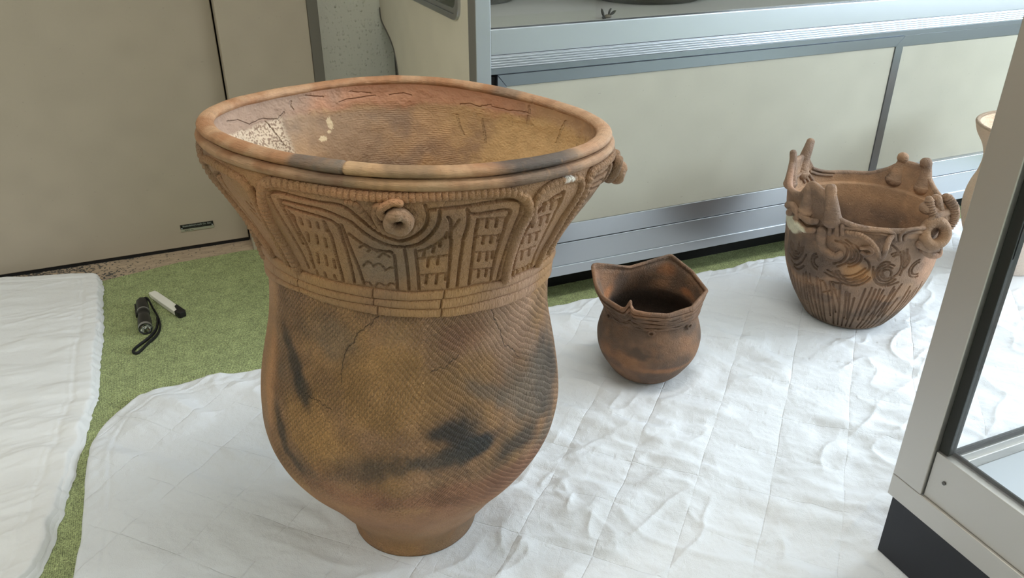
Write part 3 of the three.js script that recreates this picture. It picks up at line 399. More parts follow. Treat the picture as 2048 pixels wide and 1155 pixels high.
  // three plain coils round the neck, cracked through in places
  const gap = (A, k) => { let m = 1; for (const [c, w, s] of [[-73.7, 0.28, 0.75], [-97.5 + k, 0.22, 0.55], [-126.5, 0.2, 0.35], [-142, 0.2, 0.3]]) m -= s * Math.exp(-Math.pow((A + (k === 1 ? 0.6 : 0) - c) / w, 2)); return m; };
  for (let k = 0; k < 3; k++) part('neck_coil', grid(1400, 18, (i, j) => {
    const A = gA(i), t = bandAt(k, A), b = bandAt(k + 1, A), m = (t + b) / 2, hw = (t - b) / 2 * 1.04, w = j * Math.PI * 2 - Math.PI / 2, g = gap(A, k), n = 0.8 + 0.4 * fbm(A * 0.12, k * 9, 1, 3);
    const c = Math.cos(w), s = Math.sin(w); return S(A, m + hw * Math.sign(s) * Math.pow(Math.abs(s), 0.75), 0.0068 * n * g * Math.sign(c) * Math.pow(Math.abs(c), 0.7) - 0.001 + 0.0007 * (fbm(A * 0.3, j * 7 + k * 7, 2, 3) - 0.5));
  }, { flip: false, color: (i, j) => { const A = gA(i), c = clayColor(A < -200 ? A + 360 : A, 0.62 - 0.012 * k), o = CLAY.ochre, a = ss(-100, -75, A) * ss(-52, -70, A) + 0.6 * ss(-145, -130, A) * ss(-105, -115, A), g = gap(A, k); return mix3(c, o, 0.55 * a).map(q => q * mix(0.45, 1, clamp(g * 1.1, 0, 1))); }, uv: (i, j) => [gA(i) * DEGM, j * 0.02] }), clay, pot);
  // rim coil and the second coil below it
  const rimTube = (name, u, dr, ru, rr, jx, col) => part(name, grid(1200, 22, (i, j) => {
    const A = i * 360 - 270, w = j * 2 * Math.PI - Math.PI / 2, n = 0.90 + 0.22 * fbm(Math.cos(A * D2R) * 4 + 9, Math.sin(A * D2R) * 4, jx, 3), d = 1 - (jx === 1 ? 0.2 * Math.exp(-Math.pow((A + 101.6) / 0.35, 2)) + 0.2 * Math.exp(-Math.pow((A - 44) / 0.3, 2)) + 0.2 * Math.exp(-Math.pow((A - 34) / 0.3, 2)) + 0.2 * Math.exp(-Math.pow((A - 14) / 0.35, 2)) + 0.12 * Math.exp(-Math.pow((A - 2) / 0.3, 2)) : 0);
    const c = S(A, u, dr), o = V(Math.cos(A * D2R), Math.sin(A * D2R), 0); return c.addScaledVector(o, rr * n * d * Math.cos(w)).setY(c.y + ru * n * d * Math.sin(w) + 0.0012 * (fbm(A * 0.1, jx * 5, 3, 2) - 0.5));
  }, { color: col, uv: (i, j) => [i * 0.5, j * 0.08] }), claySmooth, pot);
  const rimCol = sh => (i, j) => {
    const A = i * 360 - 270, rad = A * D2R, n = fbm(Math.cos(rad) * 9, Math.sin(rad) * 9, j * 2 + sh, 4), n2 = fbm(Math.cos(rad) * 40, Math.sin(rad) * 40, j * 4 + sh, 3);
    let c = mix3(LIN(204, 160, 124), LIN(184, 132, 94), ss(0.35, 0.65, n)); c = mix3(c, LIN(214, 176, 146), ss(-60, -10, A) * ss(60, 20, A) * 0.5); c = mix3(c, LIN(212, 176, 132), ss(-101.6, -101, A) * ss(-60, -85, A) * 0.45);
    const wb = (n - 0.5) * 10, dk = sh ? 0.55 * ss(-118, -108, A + wb) * ss(-92, -102, A + wb) : 0.85 * ss(-117.5, -115, A + wb * 0.3) * ss(-101.0, -101.8, A);
    c = mix3(c, LIN(84, 88, 88), dk * (0.75 + 0.5 * (n2 - 0.5))); c = mix3(c, LIN(70, 72, 74), (sh ? 0.6 : 0.85) * ss(-64, -54, A + wb) * ss(-30, -42, A + wb) * ss(0.25, 0.5, n2 + 0.12)); if (!sh) c = mix3(c, LIN(110, 96, 80), 0.45 * ss(-93, -88, A + wb) * ss(-74, -80, A + wb));
    c = mix3(c, LIN(96, 98, 96), 0.5 * ss(48, 52, A + wb * 0.4) * ss(66, 60, A + wb * 0.4)); const k = (0.80 + 0.40 * n2) * (sh ? 0.68 : 0.76); return [c[0] * k, c[1] * k, c[2] * k * 0.95];
  };
  rimTube('rim', 0.8457, 0, 0.0079, 0.0125, 1, rimCol(0)); rimTube('rim_band', 0.8300, 0.0020, 0.0080, 0.0105, 2, rimCol(3));
  // inner wall
  const innerC = tex(1024, 1024, (x, y) => {
    const A = -95 + x * 360, u = y * 0.8457, rad = A * D2R, X = Math.cos(rad), Z = Math.sin(rad), n = fbm(X * 5, u * 18, Z * 5, 4), n2 = fbm(X * 16, u * 60, Z * 16, 4), n3 = noise(X * 120, u * 420, Z * 120);
    let c = mix3(LIN(190, 154, 118), LIN(164, 134, 108), ss(0.35, 0.65, n)); const w = (n - 0.5) * 0.05, wA = (n - 0.5) * 40;
    c = mix3(c, mix3(LIN(204, 152, 122), LIN(188, 136, 106), n2), ss(0.795, 0.812, u + w) * ss(35, 60, A) * 0.9);                                   // red band under the rim
    c = mix3(c, LIN(158, 140, 124), ss(125, 150, A + wA) * ss(0.72, 0.80, u + w) * 0.75); c = mix3(c, LIN(204, 168, 120), ss(85, 55, A + wA) * ss(0.825, 0.805, u + w * 0.6));   // tan right
    c = mix3(c, LIN(150, 130, 114), ss(150, 125, A + wA) * ss(88, 112, A + wA) * ss(0.80, 0.785, u + w) * 0.55);
    const cream = ss(150, 155, A + wA * 0.2) * ss(0.815, 0.806, u + w * 0.7); c = mix3(c, n3 > 0.62 ? LIN(150, 125, 105) : LIN(222, 202, 176), cream * 0.85);
    const fl = (a, uu, wa, wu) => Math.hypot((A - a) / wa + (n2 - 0.5), (u - uu) / wu + (n3 - 0.5) * 0.7) < 1; if (fl(131.5, 0.780, 1.3, 0.012) || fl(137, 0.755, 2, 0.005) || fl(133, 0.765, 1, 0.003)) c = LIN(226, 205, 170);
    let k = (0.84 + 0.32 * n2) * 1.08; if (A < 62 && A > -20 && n3 < 0.10 && u < 0.815) k *= 0.62; return [enc(c[0] * k), enc(c[1] * k), enc(c[2] * k)];
  }, true, false);
  const ICR = parse('150,.816,154,.806,161,.813,168,.81,174,.824,181,.83;161,.813,158,.79,156,.76;105,.822,100,.826,97,.822;76,.812,72,.816,68,.815,63,.822;46,.838,46,.824,55,.8195,67,.818;46,.824,46,.80;28,.83,30,.81,31,.78;146,.833,146.5,.825,146,.819;67,.79,66,.77,64,.74;78,.79,77,.77,75,.75;126,.818,118,.82,111,.822;139,.838,132,.831;120,.832,113,.828');
  const innerB = tex(1024, 1024, (x, y) => {
    const A = -95 + x * 360, u = y * 0.8457, rad = A * D2R, X = Math.cos(rad), Z = Math.sin(rad), n = fbm(X * 5, u * 18, Z * 5, 3), n2 = fbm(X * 16, u * 60, Z * 16, 4);
    const comb = 0.5 + 0.5 * Math.sin((u + 0.006 * (n - 0.5) + 0.0012 * Math.sin(A * 0.2) + 0.004 * (n2 - 0.5)) * 2 * Math.PI / 0.0042), m = ss(60, 80, A) * ss(130, 112, A) * ss(0.815, 0.80, u);
    let v = 0.55 + 0.07 * m * (comb - 0.5) * ss(0.3, 0.6, n2) + 0.5 * (n2 - 0.5) * (u > 0.80 ? 1.4 : 0.8) + 0.16 * (noise(X * 120, u * 420, Z * 120) - 0.5);
    for (const l of ICR) for (let i = 0; i + 1 < l.length; i++) { const d = distSeg(A + (n2 - 0.5) * 2, u + (n2 - 0.5) * 0.006, l[i], l[i + 1], DEGM); if (d < 0.0016) v -= 0.5; } return g8(v);
  }, false, false);
  const innerMat = M({ map: innerC, bumpMap: innerB, bumpScale: 0.006, roughness: 0.85 }, 'clay inside');
  part('inner_wall', grid(360, 160, (i, j) => {
    const A = i * 360 - 95; if (j < 0.1) return V(0.0, 0, 0.03).lerp(S(A, 0.03, -0.022), j / 0.1); const u = mix(0.03, 0.842, (j - 0.1) / 0.9);
    const n = fbm(Math.cos(A * D2R) * 5, u * 14, Math.sin(A * D2R) * 5, 4); return S(A, u, -mix(0.022, 0.010, ss(0.80, 0.842, u)) + 0.006 * (n - 0.5) * ss(0.842, 0.82, u));
  }, { flip: true, uv: (i, j) => [i, clamp((j - 0.1) / 0.9, 0, 1)] }), innerMat, pot);
  // applied coils of the collar, some nicked like rope
  const surfCoil = (name, pts0, rot, ra, ro, { nick = 0, step = 0.0082, lift = 0.002, steps = 500, fade = 1e9, sides = 14, start = 0, parent = pot, sc = 1 } = {}) => {
    const pts = pts0.map(([A, u]) => [A * sc, u]);
    const P = pts.map(([A, u]) => S(A + rot, u, lift)); const info = pts.map(([A, u]) => outward(A + rot, u));
    const out = (p, s) => { let b = 0, d = 9; P.forEach((q, i) => { const e = q.distanceToSquared(p); if (e < d) { d = e; b = i; } }); const o = new THREE.Vector3(); P.forEach((q, i) => o.addScaledVector(info[i], 1 / (q.distanceToSquared(p) + 2e-4))); return o.normalize(); };
    const rad = (s, m) => { const f = m / step, r = f - Math.floor(f), w = nick * (m > start ? 1 : 0) * (1 - ss(fade, fade + 0.05, m)); const k = 1 - w * (Math.pow(1 - r, 3) * 0.9 + Math.pow(r, 10) * 0.35) + 0.10 * (noise(m * 70, pts[0][0] + rot, ra * 999) - 0.5); return [ra * (0.5 + 0.5 * k) * 1.02, ro * k]; };
    return part(name, coil(P, rad, { out, steps, sides, color: p => { const A = Math.atan2((p.x - ctr.x) * FH[0] + (p.z - ctr.z) * FH[2], (p.x - ctr.x) * R[0] + (p.z - ctr.z) * R[2]) / D2R; let a = A > 20 ? A - 360 : A; const c = clayColor(a < -200 ? a + 360 : a, p.y), n = noise(p.x * 160, p.y * 160, p.z * 160); const wh = ss(3.2, 1.6, Math.hypot((a + 39.9) / 1.0, (p.y - 0.817) / 0.004) + n * 1.5); return mix3(c, CLAY.white, wh * 0.9); } }), clay, parent);
  };
  const ctr = { x: 0.0, z: 0.0 }; { const c = V(0.03, -0.01, 0); ctr.x = c.x; ctr.z = c.z; }
  REPEATS.forEach(([rot, sc], k) => {
    const q = k ? 0.5 : 1;
    surfCoil('relief_coil', COILS.C1, rot, 0.0076, 0.0088, { nick: 0.36, step: 0.0083, steps: Math.round(1000 * q), sc });
    surfCoil('relief_coil', COILS.short, rot, 0.0050, 0.0058, { nick: 0.4, step: 0.0075, steps: Math.round(200 * q), lift: 0.001, sc });
    surfCoil('relief_coil', k === 1 ? COILS.C2.map(([A, u]) => [A + 103, u]) : COILS.C3, rot, 0.0058, 0.0072, { nick: 0.26, step: 0.0080, start: 0.03, steps: Math.round(700 * q), sc });
    if (k === 0) surfCoil('relief_coil', COILS.C2, 0, 0.0058, 0.0072, { nick: 0.26, step: 0.0080, steps: 600 });
    // ring boss with its curls
    const A = -87.8 * sc + rot, u = 0.7881, o = outward(A, u), c = S(A, u - (k === 2 ? 0.010 : 0), k === 2 ? 0.012 : 0.002), e1 = new THREE.Vector3().crossVectors(new THREE.Vector3(0, 1, 0), o).normalize(), e2 = new THREE.Vector3().crossVectors(o, e1).normalize();
    const ringP = []; for (let i = 0; i < 16; i++) { const a = i / 16 * 2 * Math.PI; ringP.push(c.clone().addScaledVector(e1, 0.0128 * Math.cos(a)).addScaledVector(e2, 0.0122 * Math.sin(a)).addScaledVector(o, 0.010)); }
    const col = p => { const n = noise(p.x * 140, p.y * 140, p.z * 140); return mix3(CLAY.base, CLAY.grey, 0.6 * n).map(x => x * (0.8 + 0.35 * n)); };
    const ring = part('ring_boss', coil(ringP, (s) => { const n = 0.9 + 0.2 * noise(s * 12, 4, k); return [0.0076 * n, 0.0115 * n]; }, { closed: true, steps: 120, sides: 18, out: () => o, color: col }), clay, pot);
    const socket = new THREE.CylinderGeometry(0.010, 0.010, 0.006, 20, 1); socket.rotateX(Math.PI / 2); const mm = new THREE.Matrix4().makeBasis(e1, e2, o); mm.setPosition(c.clone().addScaledVector(o, -0.002)); socket.applyMatrix4(mm); part('ring_hollow', socket, M({ color: new THREE.Color(0.03, 0.024, 0.018), roughness: 1 }, 'hollow clay'), ring);
    surfCoil('curl', COILS.Couter, rot, 0.0052, 0.0075, { lift: 0.003, steps: 160, sc, ...(k === 2 ? { lift: 0.014 } : {}) }); surfCoil('curl', COILS.Ccurl, rot, 0.0052, 0.0070, { lift: 0.010, steps: 120, sc });
  });
}

// ---------------------------------------------------------------- quilts
const POTS = [[V(POT.a, POT.b, 0), 0.128], [V(0.357, 1.809, 0), 0.085], [V(1.008, 2.13, 0), 0.12], [V(1.668, 2.45, 0), 0.11]];
const weaveB = tex(512, 512, (u, v) => g8(0.5 + 0.35 * (pn(u, v, 20, 1) - 0.5) + 0.3 * (pn(u, v, 60, 2) - 0.5) + 0.2 * (pn(u, v, 200, 3) - 0.5)), false);
weaveB.repeat.set(3, 3);
const stitchB = tex(1024, 1024, (u, v) => {               // two by two diamonds of stitching with puckers along the seams
  const p = u * 2, q = v * 2, fu = Math.abs(p - Math.round(p)) * 0.15, fv = Math.abs(q - Math.round(q)) * 0.15, wob = 0.0016 * (pn(u, v, 24, 1) - 0.5);
  const d = Math.min(Math.abs(fu + wob), Math.abs(fv + wob)), puck = Math.exp(-d / 0.010) * (pn(fu < fv ? 0.3 : u, fu < fv ? v : 0.7, 64, 5) - 0.5);
  const along = fu < fv ? pn(u, v, 10, 31) : pn(u, v, 10, 33), vis = 0.12 + 0.88 * ss(0.3, 0.65, along);
  let h = 0.55 - 0.14 * vis * Math.exp(-Math.pow(d / 0.0009, 2)) - 0.10 * Math.exp(-d / 0.006) + 0.14 * puck + 0.10 * (pn(u, v, 40, 2) - 0.5) + 0.06 * (pn(u, v, 200, 3) - 0.5);
  const c1 = Math.abs(pn(u, v, 9, 7) - 0.5), c2 = Math.abs(pn(u, v, 14, 9) - 0.5); h += 0.05 * Math.exp(-c1 / 0.03) * ss(0.45, 0.7, pn(u, v, 6, 11)) - 0.05 * Math.exp(-c2 / 0.03) * ss(0.5, 0.7, pn(u, v, 5, 12));
  return g8(h);
}, false);
stitchB.repeat.set(0.5, 0.5);
const quiltMat = M({ color: new THREE.Color(0.765, 0.785, 0.81), roughness: 0.9, bumpMap: stitchB, bumpScale: 0.0055 }, 'white quilted cotton');
const quiltWarm = M({ color: new THREE.Color(0.82, 0.825, 0.825), roughness: 0.9, bumpMap: weaveB, bumpScale: 0.0007 }, 'white cotton');
const ridge = (x, y, z) => 1 - Math.abs(2 * fbm(x, y, z, 2) - 1);
const near = (v, m) => { const k = v - m * Math.round(v / m); return Math.abs(k); };
function wrinkles(x, z) {
  const wx = x + 0.05 * (fbm(x * 5, z * 5, 3, 2) - 0.5), wz = z + 0.05 * (fbm(x * 5, z * 5, 8, 2) - 0.5);
  const a = Math.pow(ridge((wx + wz) * 4.2, (wx - wz) * 9, 1), 5), b = Math.pow(ridge((wx - 0.4 * wz) * 5, (wz + 0.4 * wx) * 13, 5), 7), c = Math.pow(ridge((wx + wz) * 14, (wx - wz) * 30, 9), 5);
  const m = ss(0.35, 0.65, fbm(x * 3, z * 3, 4, 2)), f = fbm((wx + wz) * 4.5, (wx - wz) * 10, 21, 3) - 0.5;
  return 0.0055 * a * (0.4 + 0.6 * m) + 0.0060 * b * m + 0.0012 * c + 0.040 * f * (0.35 + 0.65 * ss(0.3, 0.6, fbm(x * 4, z * 4, 14, 2))) + 0.003 * (fbm(x * 9, z * 9, 2, 3) - 0.5);
}
const seamWob = (x, z) => 0.010 * (fbm(x * 9, z * 9, 6, 2) - 0.5);
function quiltTop(x, z) {
  const w = seamWob(x, z), d1 = near(x + z + 0.631 + w, 0.2125) / 1.414, d2 = near(x - z - 2.236 + w, 0.2165) / 1.414, d = Math.min(d1, d2);
  const seam = ss(-0.1, 0.5, x);
  let h = -0.0085 + 0.0042 + 0.0030 * (0.25 + 0.75 * seam) * (1 - Math.exp(-d / 0.028)) + wrinkles(x, z) * 0.95;
  const pull = Math.exp(-d / 0.03) * seam; h += 0.0014 * pull * (Math.pow(ridge(x * 30, z * 30, 12), 3) - 0.4);
  let k = 0; for (const [p, r] of POTS) k = Math.max(k, 1 - ss(r * 0.95 + 0.004, r + 0.07, Math.hypot(x - p.x, z - p.z)));
  k = Math.max(k, ss(1.085, 1.118, x) * ss(-0.83, -0.80, z));
  return mix(Math.max(h, -0.0095) + 0.25 * Math.min(0, h + 0.0095) * (h > -0.013 ? 1 : 0.013 / -h), -0.0006, k);
}
const bound = (e, w) => Math.sqrt(Math.max(0, 1 - Math.pow(1 - clamp(e / w, 0, 1), 2)));
{
  const q = thing('quilt', 'large white quilted cotton pad with diamond stitching under the pots', 'quilt', [0, CARPET, 0]);
  const ZT = -1.955, zT = x => ZT + 0.006 * ss(-0.1, 0.2, x) - 0.012 * Math.max(0, x - 0.2) + 0.0035 * Math.sin(x * 7) + 0.003 * (noise(x * 30, 1) - 0.5), XR = 3.35, ZN = 0.35, rc = 0.2;
  const xe = z => -0.339 - 0.03 * (z + 1.73) + 0.003 * (noise(z * 35, 2) - 0.5) + 0.003 * Math.sin(z * 16), xl = z => { const t = z - ZT; return xe(z) + (t < rc ? rc - Math.sqrt(Math.max(0, rc * rc - (rc - t) * (rc - t))) : 0); };
  const nx = 860, nz = 470;
  const f = (i, j) => {
    const zz = ZT + Math.pow(j, 1.12) * (ZN - ZT), x0 = xl(zz), s = i; let x = mix(x0, XR, Math.pow(s, 1.15)); const z = zz + (1 - ss(0, 0.3, j)) * (zT(x) - ZT);
    const tz = zz - ZT; let e = Math.min(x - x0, tz); if (tz < rc && x < -0.139) e = Math.min(e, rc - Math.hypot(Math.min(0, x - (xe(zz) + rc)), tz - rc));
    const hem = ss(0.05, 0.03, e), st = Math.exp(-Math.pow((e - 0.052) / 0.005, 2)) * 0.0022; let y = quiltTop(x, z) - 0.0025 * hem - st + hem * 0.0007 * Math.sin((x * 1.0 + z) * 160 + 3 * noise(x * 20, z * 20));
    y = mix(CARPET, y, bound(Math.max(0, e), 0.012)); return new THREE.Vector3(x, y - CARPET, z);
  };
  part('pad', grid(nx, nz, f, { flip: true, uv: (i, j, p) => { const w = seamWob(p.x, p.z); return [(p.x + p.z + 0.631 + w) / 0.2125, (p.x - p.z - 2.236 + w) / 0.2165]; } }), quiltMat, q);
}
{
  const q = thing('quilt', 'folded white cotton pad lying on the carpet by the brown doors at the left', 'quilt', [0, CARPET, 0]);
  const zA = -2.80, zB = -1.305, xr = z => { let x = z < -1.96 ? -0.331 + 0.004 * Math.sin(z * 5) : mix(-0.334, -0.398, (z + 1.96) / 0.56); x += 0.005 * (noise(z * 22, 4) - 0.5) + 0.005 * (noise(z * 70, 9) - 0.5); const a = z - zA, b = zB - z; if (a < 0.05) x -= 0.05 - Math.sqrt(Math.max(0, 0.0025 - (0.05 - a) * (0.05 - a))); if (b < 0.13) x -= 0.13 - Math.sqrt(Math.max(0, 0.0169 - (0.13 - b) * (0.13 - b))); return x; };
  const zOff = x => 0.19 * (x + 0.33) * -1 * 0.0 - (x + 0.65) * -0.25 * ss(-0.7, -0.3, x);
  const layer = (inset, y0, y1, seedv) => grid(190, 330, (i, j) => {
    const zz = mix(zA + inset * 0.6, zB - inset, j), x1 = xr(clamp(zz, zA, zB)) - inset * (0.4 + noise(zz * 14, seedv)), x = mix(-1.42, x1, Math.pow(i, 0.8)); const a = zz - zA, z = zz + (1 - ss(0, 0.25, a)) * (0.26 * (x + 0.65) * ss(-0.75, -0.45, x) + 0.003 * Math.sin(x * 31));
    let e = Math.min(x1 - x, a - inset * 0.6, zB - inset - zz); const top = y1 + clamp((wrinkles(x * 0.9 + z * 0.9 + seedv, z * 2.6) - 0.003) * 0.42, -0.004, 0.006) - 0.0025 * Math.exp(-Math.pow((e - 0.05) / 0.006, 2)) - 0.0015 * Math.exp(-Math.pow((e - 0.065) / 0.004, 2));
    return new THREE.Vector3(x, mix(y0, top, bound(Math.max(0, e), 0.013)), z);
  }, { flip: true, uv: (i, j, p) => [p.x, p.z] });
  part('lower_fold', layer(0, 0.0006, 0.010, 3), quiltWarm, q); part('middle_fold', layer(0.004, 0.006, 0.017, 5), quiltWarm, q); part('top_fold', layer(0.009, 0.013, 0.025, 7), quiltWarm, q);
}

// ---------------------------------------------------------------- the smaller pots
const clayMat = globalThis.__clay; delete globalThis.__clay;
const L3 = (a, b, h) => V(a, b, h);                // offsets from a pot's base
{
  const base = V(0.357, 1.809, 0);
  const t = thing('square_mouthed_pot', 'small dark brown round-bellied pot with a square flaring mouth and a broken rim corner', 'pot', [base.x, 0, base.z]);
  const H = [0, .006, .02, .04, .065, .09, .117, .145, .168, .187], Rr = [.070, .080, .094, .108, .123, .131, .1335, .129, .1225, .1195];
  const prof2 = h => hermite(H, Rr, h);
  const poly = [[.143, -.004, .238], [.117, .072, .256], [.068, .131, .277], [-.052, .082, .264], [-.160, .006, .310], [-.154, -.033, .272], [-.138, -.066, .252], [-.096, -.110, .244], [-.035, -.126, .238], [.02, -.127, .234], [.088, -.092, .237]];
  const RN = 720, rimR = new Float32Array(RN), rimH = new Float32Array(RN);
  for (let i = 0; i < RN; i++) { const a = i / RN * 2 * Math.PI, c = Math.cos(a), s = Math.sin(a); for (let k = 0; k < poly.length; k++) { const p = poly[k], q = poly[(k + 1) % poly.length], dx = q[0] - p[0], dy = q[1] - p[1], den = c * dy - s * dx; if (Math.abs(den) < 1e-9) continue; const tt = (p[0] * dy - p[1] * dx) / den, w = (c * p[1] - s * p[0]) / -den * -1; const m = Math.abs(dx) > Math.abs(dy) ? (tt * c - p[0]) / dx : (tt * s - p[1]) / dy; if (tt > 0 && m >= -1e-6 && m <= 1 + 1e-6) { rimR[i] = tt; rimH[i] = mix(p[2], q[2], m); } } }
  const smooth = (arr, n) => { const o = new Float32Array(RN); for (let i = 0; i < RN; i++) { let s = 0; for (let k = -n; k <= n; k++) s += arr[(i + k + RN) % RN]; o[i] = s / (2 * n + 1); } return o; };
  const sR = smooth(rimR, 5), sH = smooth(smooth(rimH, 7), 5);
  const at = (arr, ph) => { const x = ((ph / 360 % 1 + 1) % 1) * RN, i = Math.floor(x); return mix(arr[i % RN], arr[(i + 1) % RN], x - i); };
  const tip = ph => 0.024 * Math.exp(-Math.pow((ph - 237) / 3.2, 2)) * (ph < 238.5 ? 1 : 0.55);
  const P = (ph, s, dr) => { const a = ph * D2R, r0 = prof2(0.187), r1 = at(sR, ph), h1 = at(sH, ph) + tip(ph), k = Math.pow(s, 1.15), r = mix(r0, r1, k) + dr; return L3(r * Math.cos(a), r * Math.sin(a), mix(0.187, h1, s)); };
  const col = (ins) => (i, j, p) => {
    const n = fbm(p.x * 22, p.y * 22, p.z * 22, 4), n2 = fbm(p.x * 75, p.y * 75, p.z * 75, 3), q = V(0, 0, 0); const a = p.x * R[0] + p.z * R[2], b = p.x * FH[0] + p.z * FH[2];
    let c = mix3(LIN(128, 97, 74), LIN(106, 84, 68), ss(0.36, 0.66, n)); c = mix3(c, LIN(158, 112, 78), ss(0.50, 0.70, fbm(p.x * 12 + 4, p.y * 20, p.z * 12, 3)) * 0.45);
    if (!ins) { c = mix3(c, LIN(172, 118, 80), 0.7 * ss(1.3, 0.4, Math.hypot((a - 0.03) / 0.08, (p.y - 0.075) / 0.012) + n - 0.4)); c = mix3(c, LIN(160, 112, 74), 0.6 * ss(1.3, 0.4, Math.hypot((a + 0.08) / 0.05, (p.y - 0.10) / 0.03) + n - 0.4)); c = mix3(c, LIN(80, 66, 55), 0.8 * ss(1.3, 0.5, Math.hypot((a + 0.045) / 0.028, (p.y - 0.125) / 0.02) + n2 - 0.4)); c = mix3(c, LIN(118, 92, 72), 0.5 * ss(0.05, 0.0, p.y)); }
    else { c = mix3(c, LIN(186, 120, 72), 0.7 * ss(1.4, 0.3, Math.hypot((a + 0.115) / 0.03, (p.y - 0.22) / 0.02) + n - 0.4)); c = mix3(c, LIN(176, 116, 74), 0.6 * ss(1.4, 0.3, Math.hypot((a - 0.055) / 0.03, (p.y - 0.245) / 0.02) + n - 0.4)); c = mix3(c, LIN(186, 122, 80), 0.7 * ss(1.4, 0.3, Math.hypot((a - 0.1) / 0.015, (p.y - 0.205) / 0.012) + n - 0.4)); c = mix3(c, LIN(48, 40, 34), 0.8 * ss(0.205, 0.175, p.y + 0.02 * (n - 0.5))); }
    const k = 0.82 + 0.36 * n2; return c.map(x => x * k);
  };
  const uvm = (i, j, p) => [i * 0.8, p.y];
  part('body', grid(360, 110, (i, j) => { const a = i * 2 * Math.PI + Math.PI / 2; if (j < 0.06) { const r = 0.070 * j / 0.06; return L3(r * Math.cos(a), r * Math.sin(a), 0.0005); } const h = (j - 0.06) / 0.94 * 0.187, r = prof2(h) + 0.0016 * (fbm(Math.cos(a) * 3, h * 30, Math.sin(a) * 3, 3) - 0.5); return L3(r * Math.cos(a), r * Math.sin(a), h); }, { color: col(0), uv: uvm }), clayMat, t);
  part('collar', grid(720, 96, (i, j) => { const ph = i * 360 + 90; if (j < 0.62) { const s = j / 0.62, pf = ((ph % 360) + 360) % 360, m = ss(178, 200, pf) * ss(366, 345, pf) * ss(0.02, 0.12, s) * ss(0.97, 0.85, s), tw = s * 4.6 + 1.5 * Math.exp(-Math.pow((pf - 225) / 22, 2)) * (1 - s) + 0.5 * (noise(pf * 0.05, s * 2) - 0.5), fr = Math.abs(tw - Math.round(tw)); return P(ph, s, 0.0008 * (fbm(i * 60, s * 6, 2, 3) - 0.5) + m * (0.0026 - 0.0048 * ss(0.22, 0.06, fr))); } const w = (j - 0.62) / 0.38, e = Math.PI * w; return P(ph, 1, -0.005 + 0.005 * Math.cos(e)).add(new THREE.Vector3(0, 0.005 * Math.sin(e), 0)); }, { color: col(0), uv: uvm }), clayMat, t);
  part('inside', grid(720, 80, (i, j) => { const ph = i * 360 - 90, a = ph * D2R; if (j < 0.5) { const s = 1 - j / 0.5, lip = 0.003 * Math.exp(-Math.pow((s - 0.9) / 0.06, 2)); return P(ph, s, -0.010 + lip); } const h = mix(0.187, 0.012, (j - 0.5) / 0.5), r = (prof2(h) - 0.010) * (j > 0.97 ? (1 - j) / 0.03 : 1); return L3(r * Math.cos(a), r * Math.sin(a), h); }, { color: col(1), uv: uvm }), clayMat, t);
  const outP = (p) => new THREE.Vector3(p.x, 0.02, p.z).normalize();
  const ridgeCoil = (a0, a1, s0, s1, w) => { const pts = []; for (let k = 0; k <= 24; k++) { const ph = mix(a0, a1, k / 24); pts.push(P(ph, clamp(mix(s0, s1, k / 24) + 0.04 * Math.sin(k * 0.8 + a0), 0, 1), 0.0005)); } part('ridge_coil', coil(pts, (s) => [w * (0.8 + 0.4 * noise(s * 14, a0)), w * 0.95], { out: outP, steps: 160, sides: 10, color: (p) => col(0)(0, 0, p) }), clayMat, t); };
  ridgeCoil(188, 262, 0.80, 0.30, 0.0034); ridgeCoil(196, 268, 0.58, 0.08, 0.0036); ridgeCoil(204, 262, 0.34, 0.02, 0.0034); ridgeCoil(228, 300, 0.60, 0.62, 0.0032); ridgeCoil(246, 350, 0.38, 0.42, 0.0032); ridgeCoil(262, 352, 0.12, 0.20, 0.0036); ridgeCoil(212, 250, 0.72, 0.42, 0.003); ridgeCoil(-8, 180, 0.25, 0.3, 0.0032);
  for (const [ph, s] of [[207, 0.16], [262, -0.06], [311, 0.02], [135, 0.2]]) { const p = P(ph, Math.max(s, 0), 0.003), o = new THREE.Vector3(p.x, 0, p.z).normalize(), e = new THREE.Vector3(-o.z, 0, o.x), pts = []; if (s < 0) p.y += s * 0.06; for (let k = 0; k < 10; k++) { const a = k / 10 * 2 * Math.PI; pts.push(p.clone().addScaledVector(e, 0.0072 * Math.cos(a)).add(new THREE.Vector3(0, 0.0062 * Math.sin(a), 0))); } part('ring_knob', coil(pts, () => [0.0032, 0.004], { closed: true, out: () => o, steps: 50, sides: 10, color: p2 => col(0)(0, 0, p2) }), clayMat, t); }
}
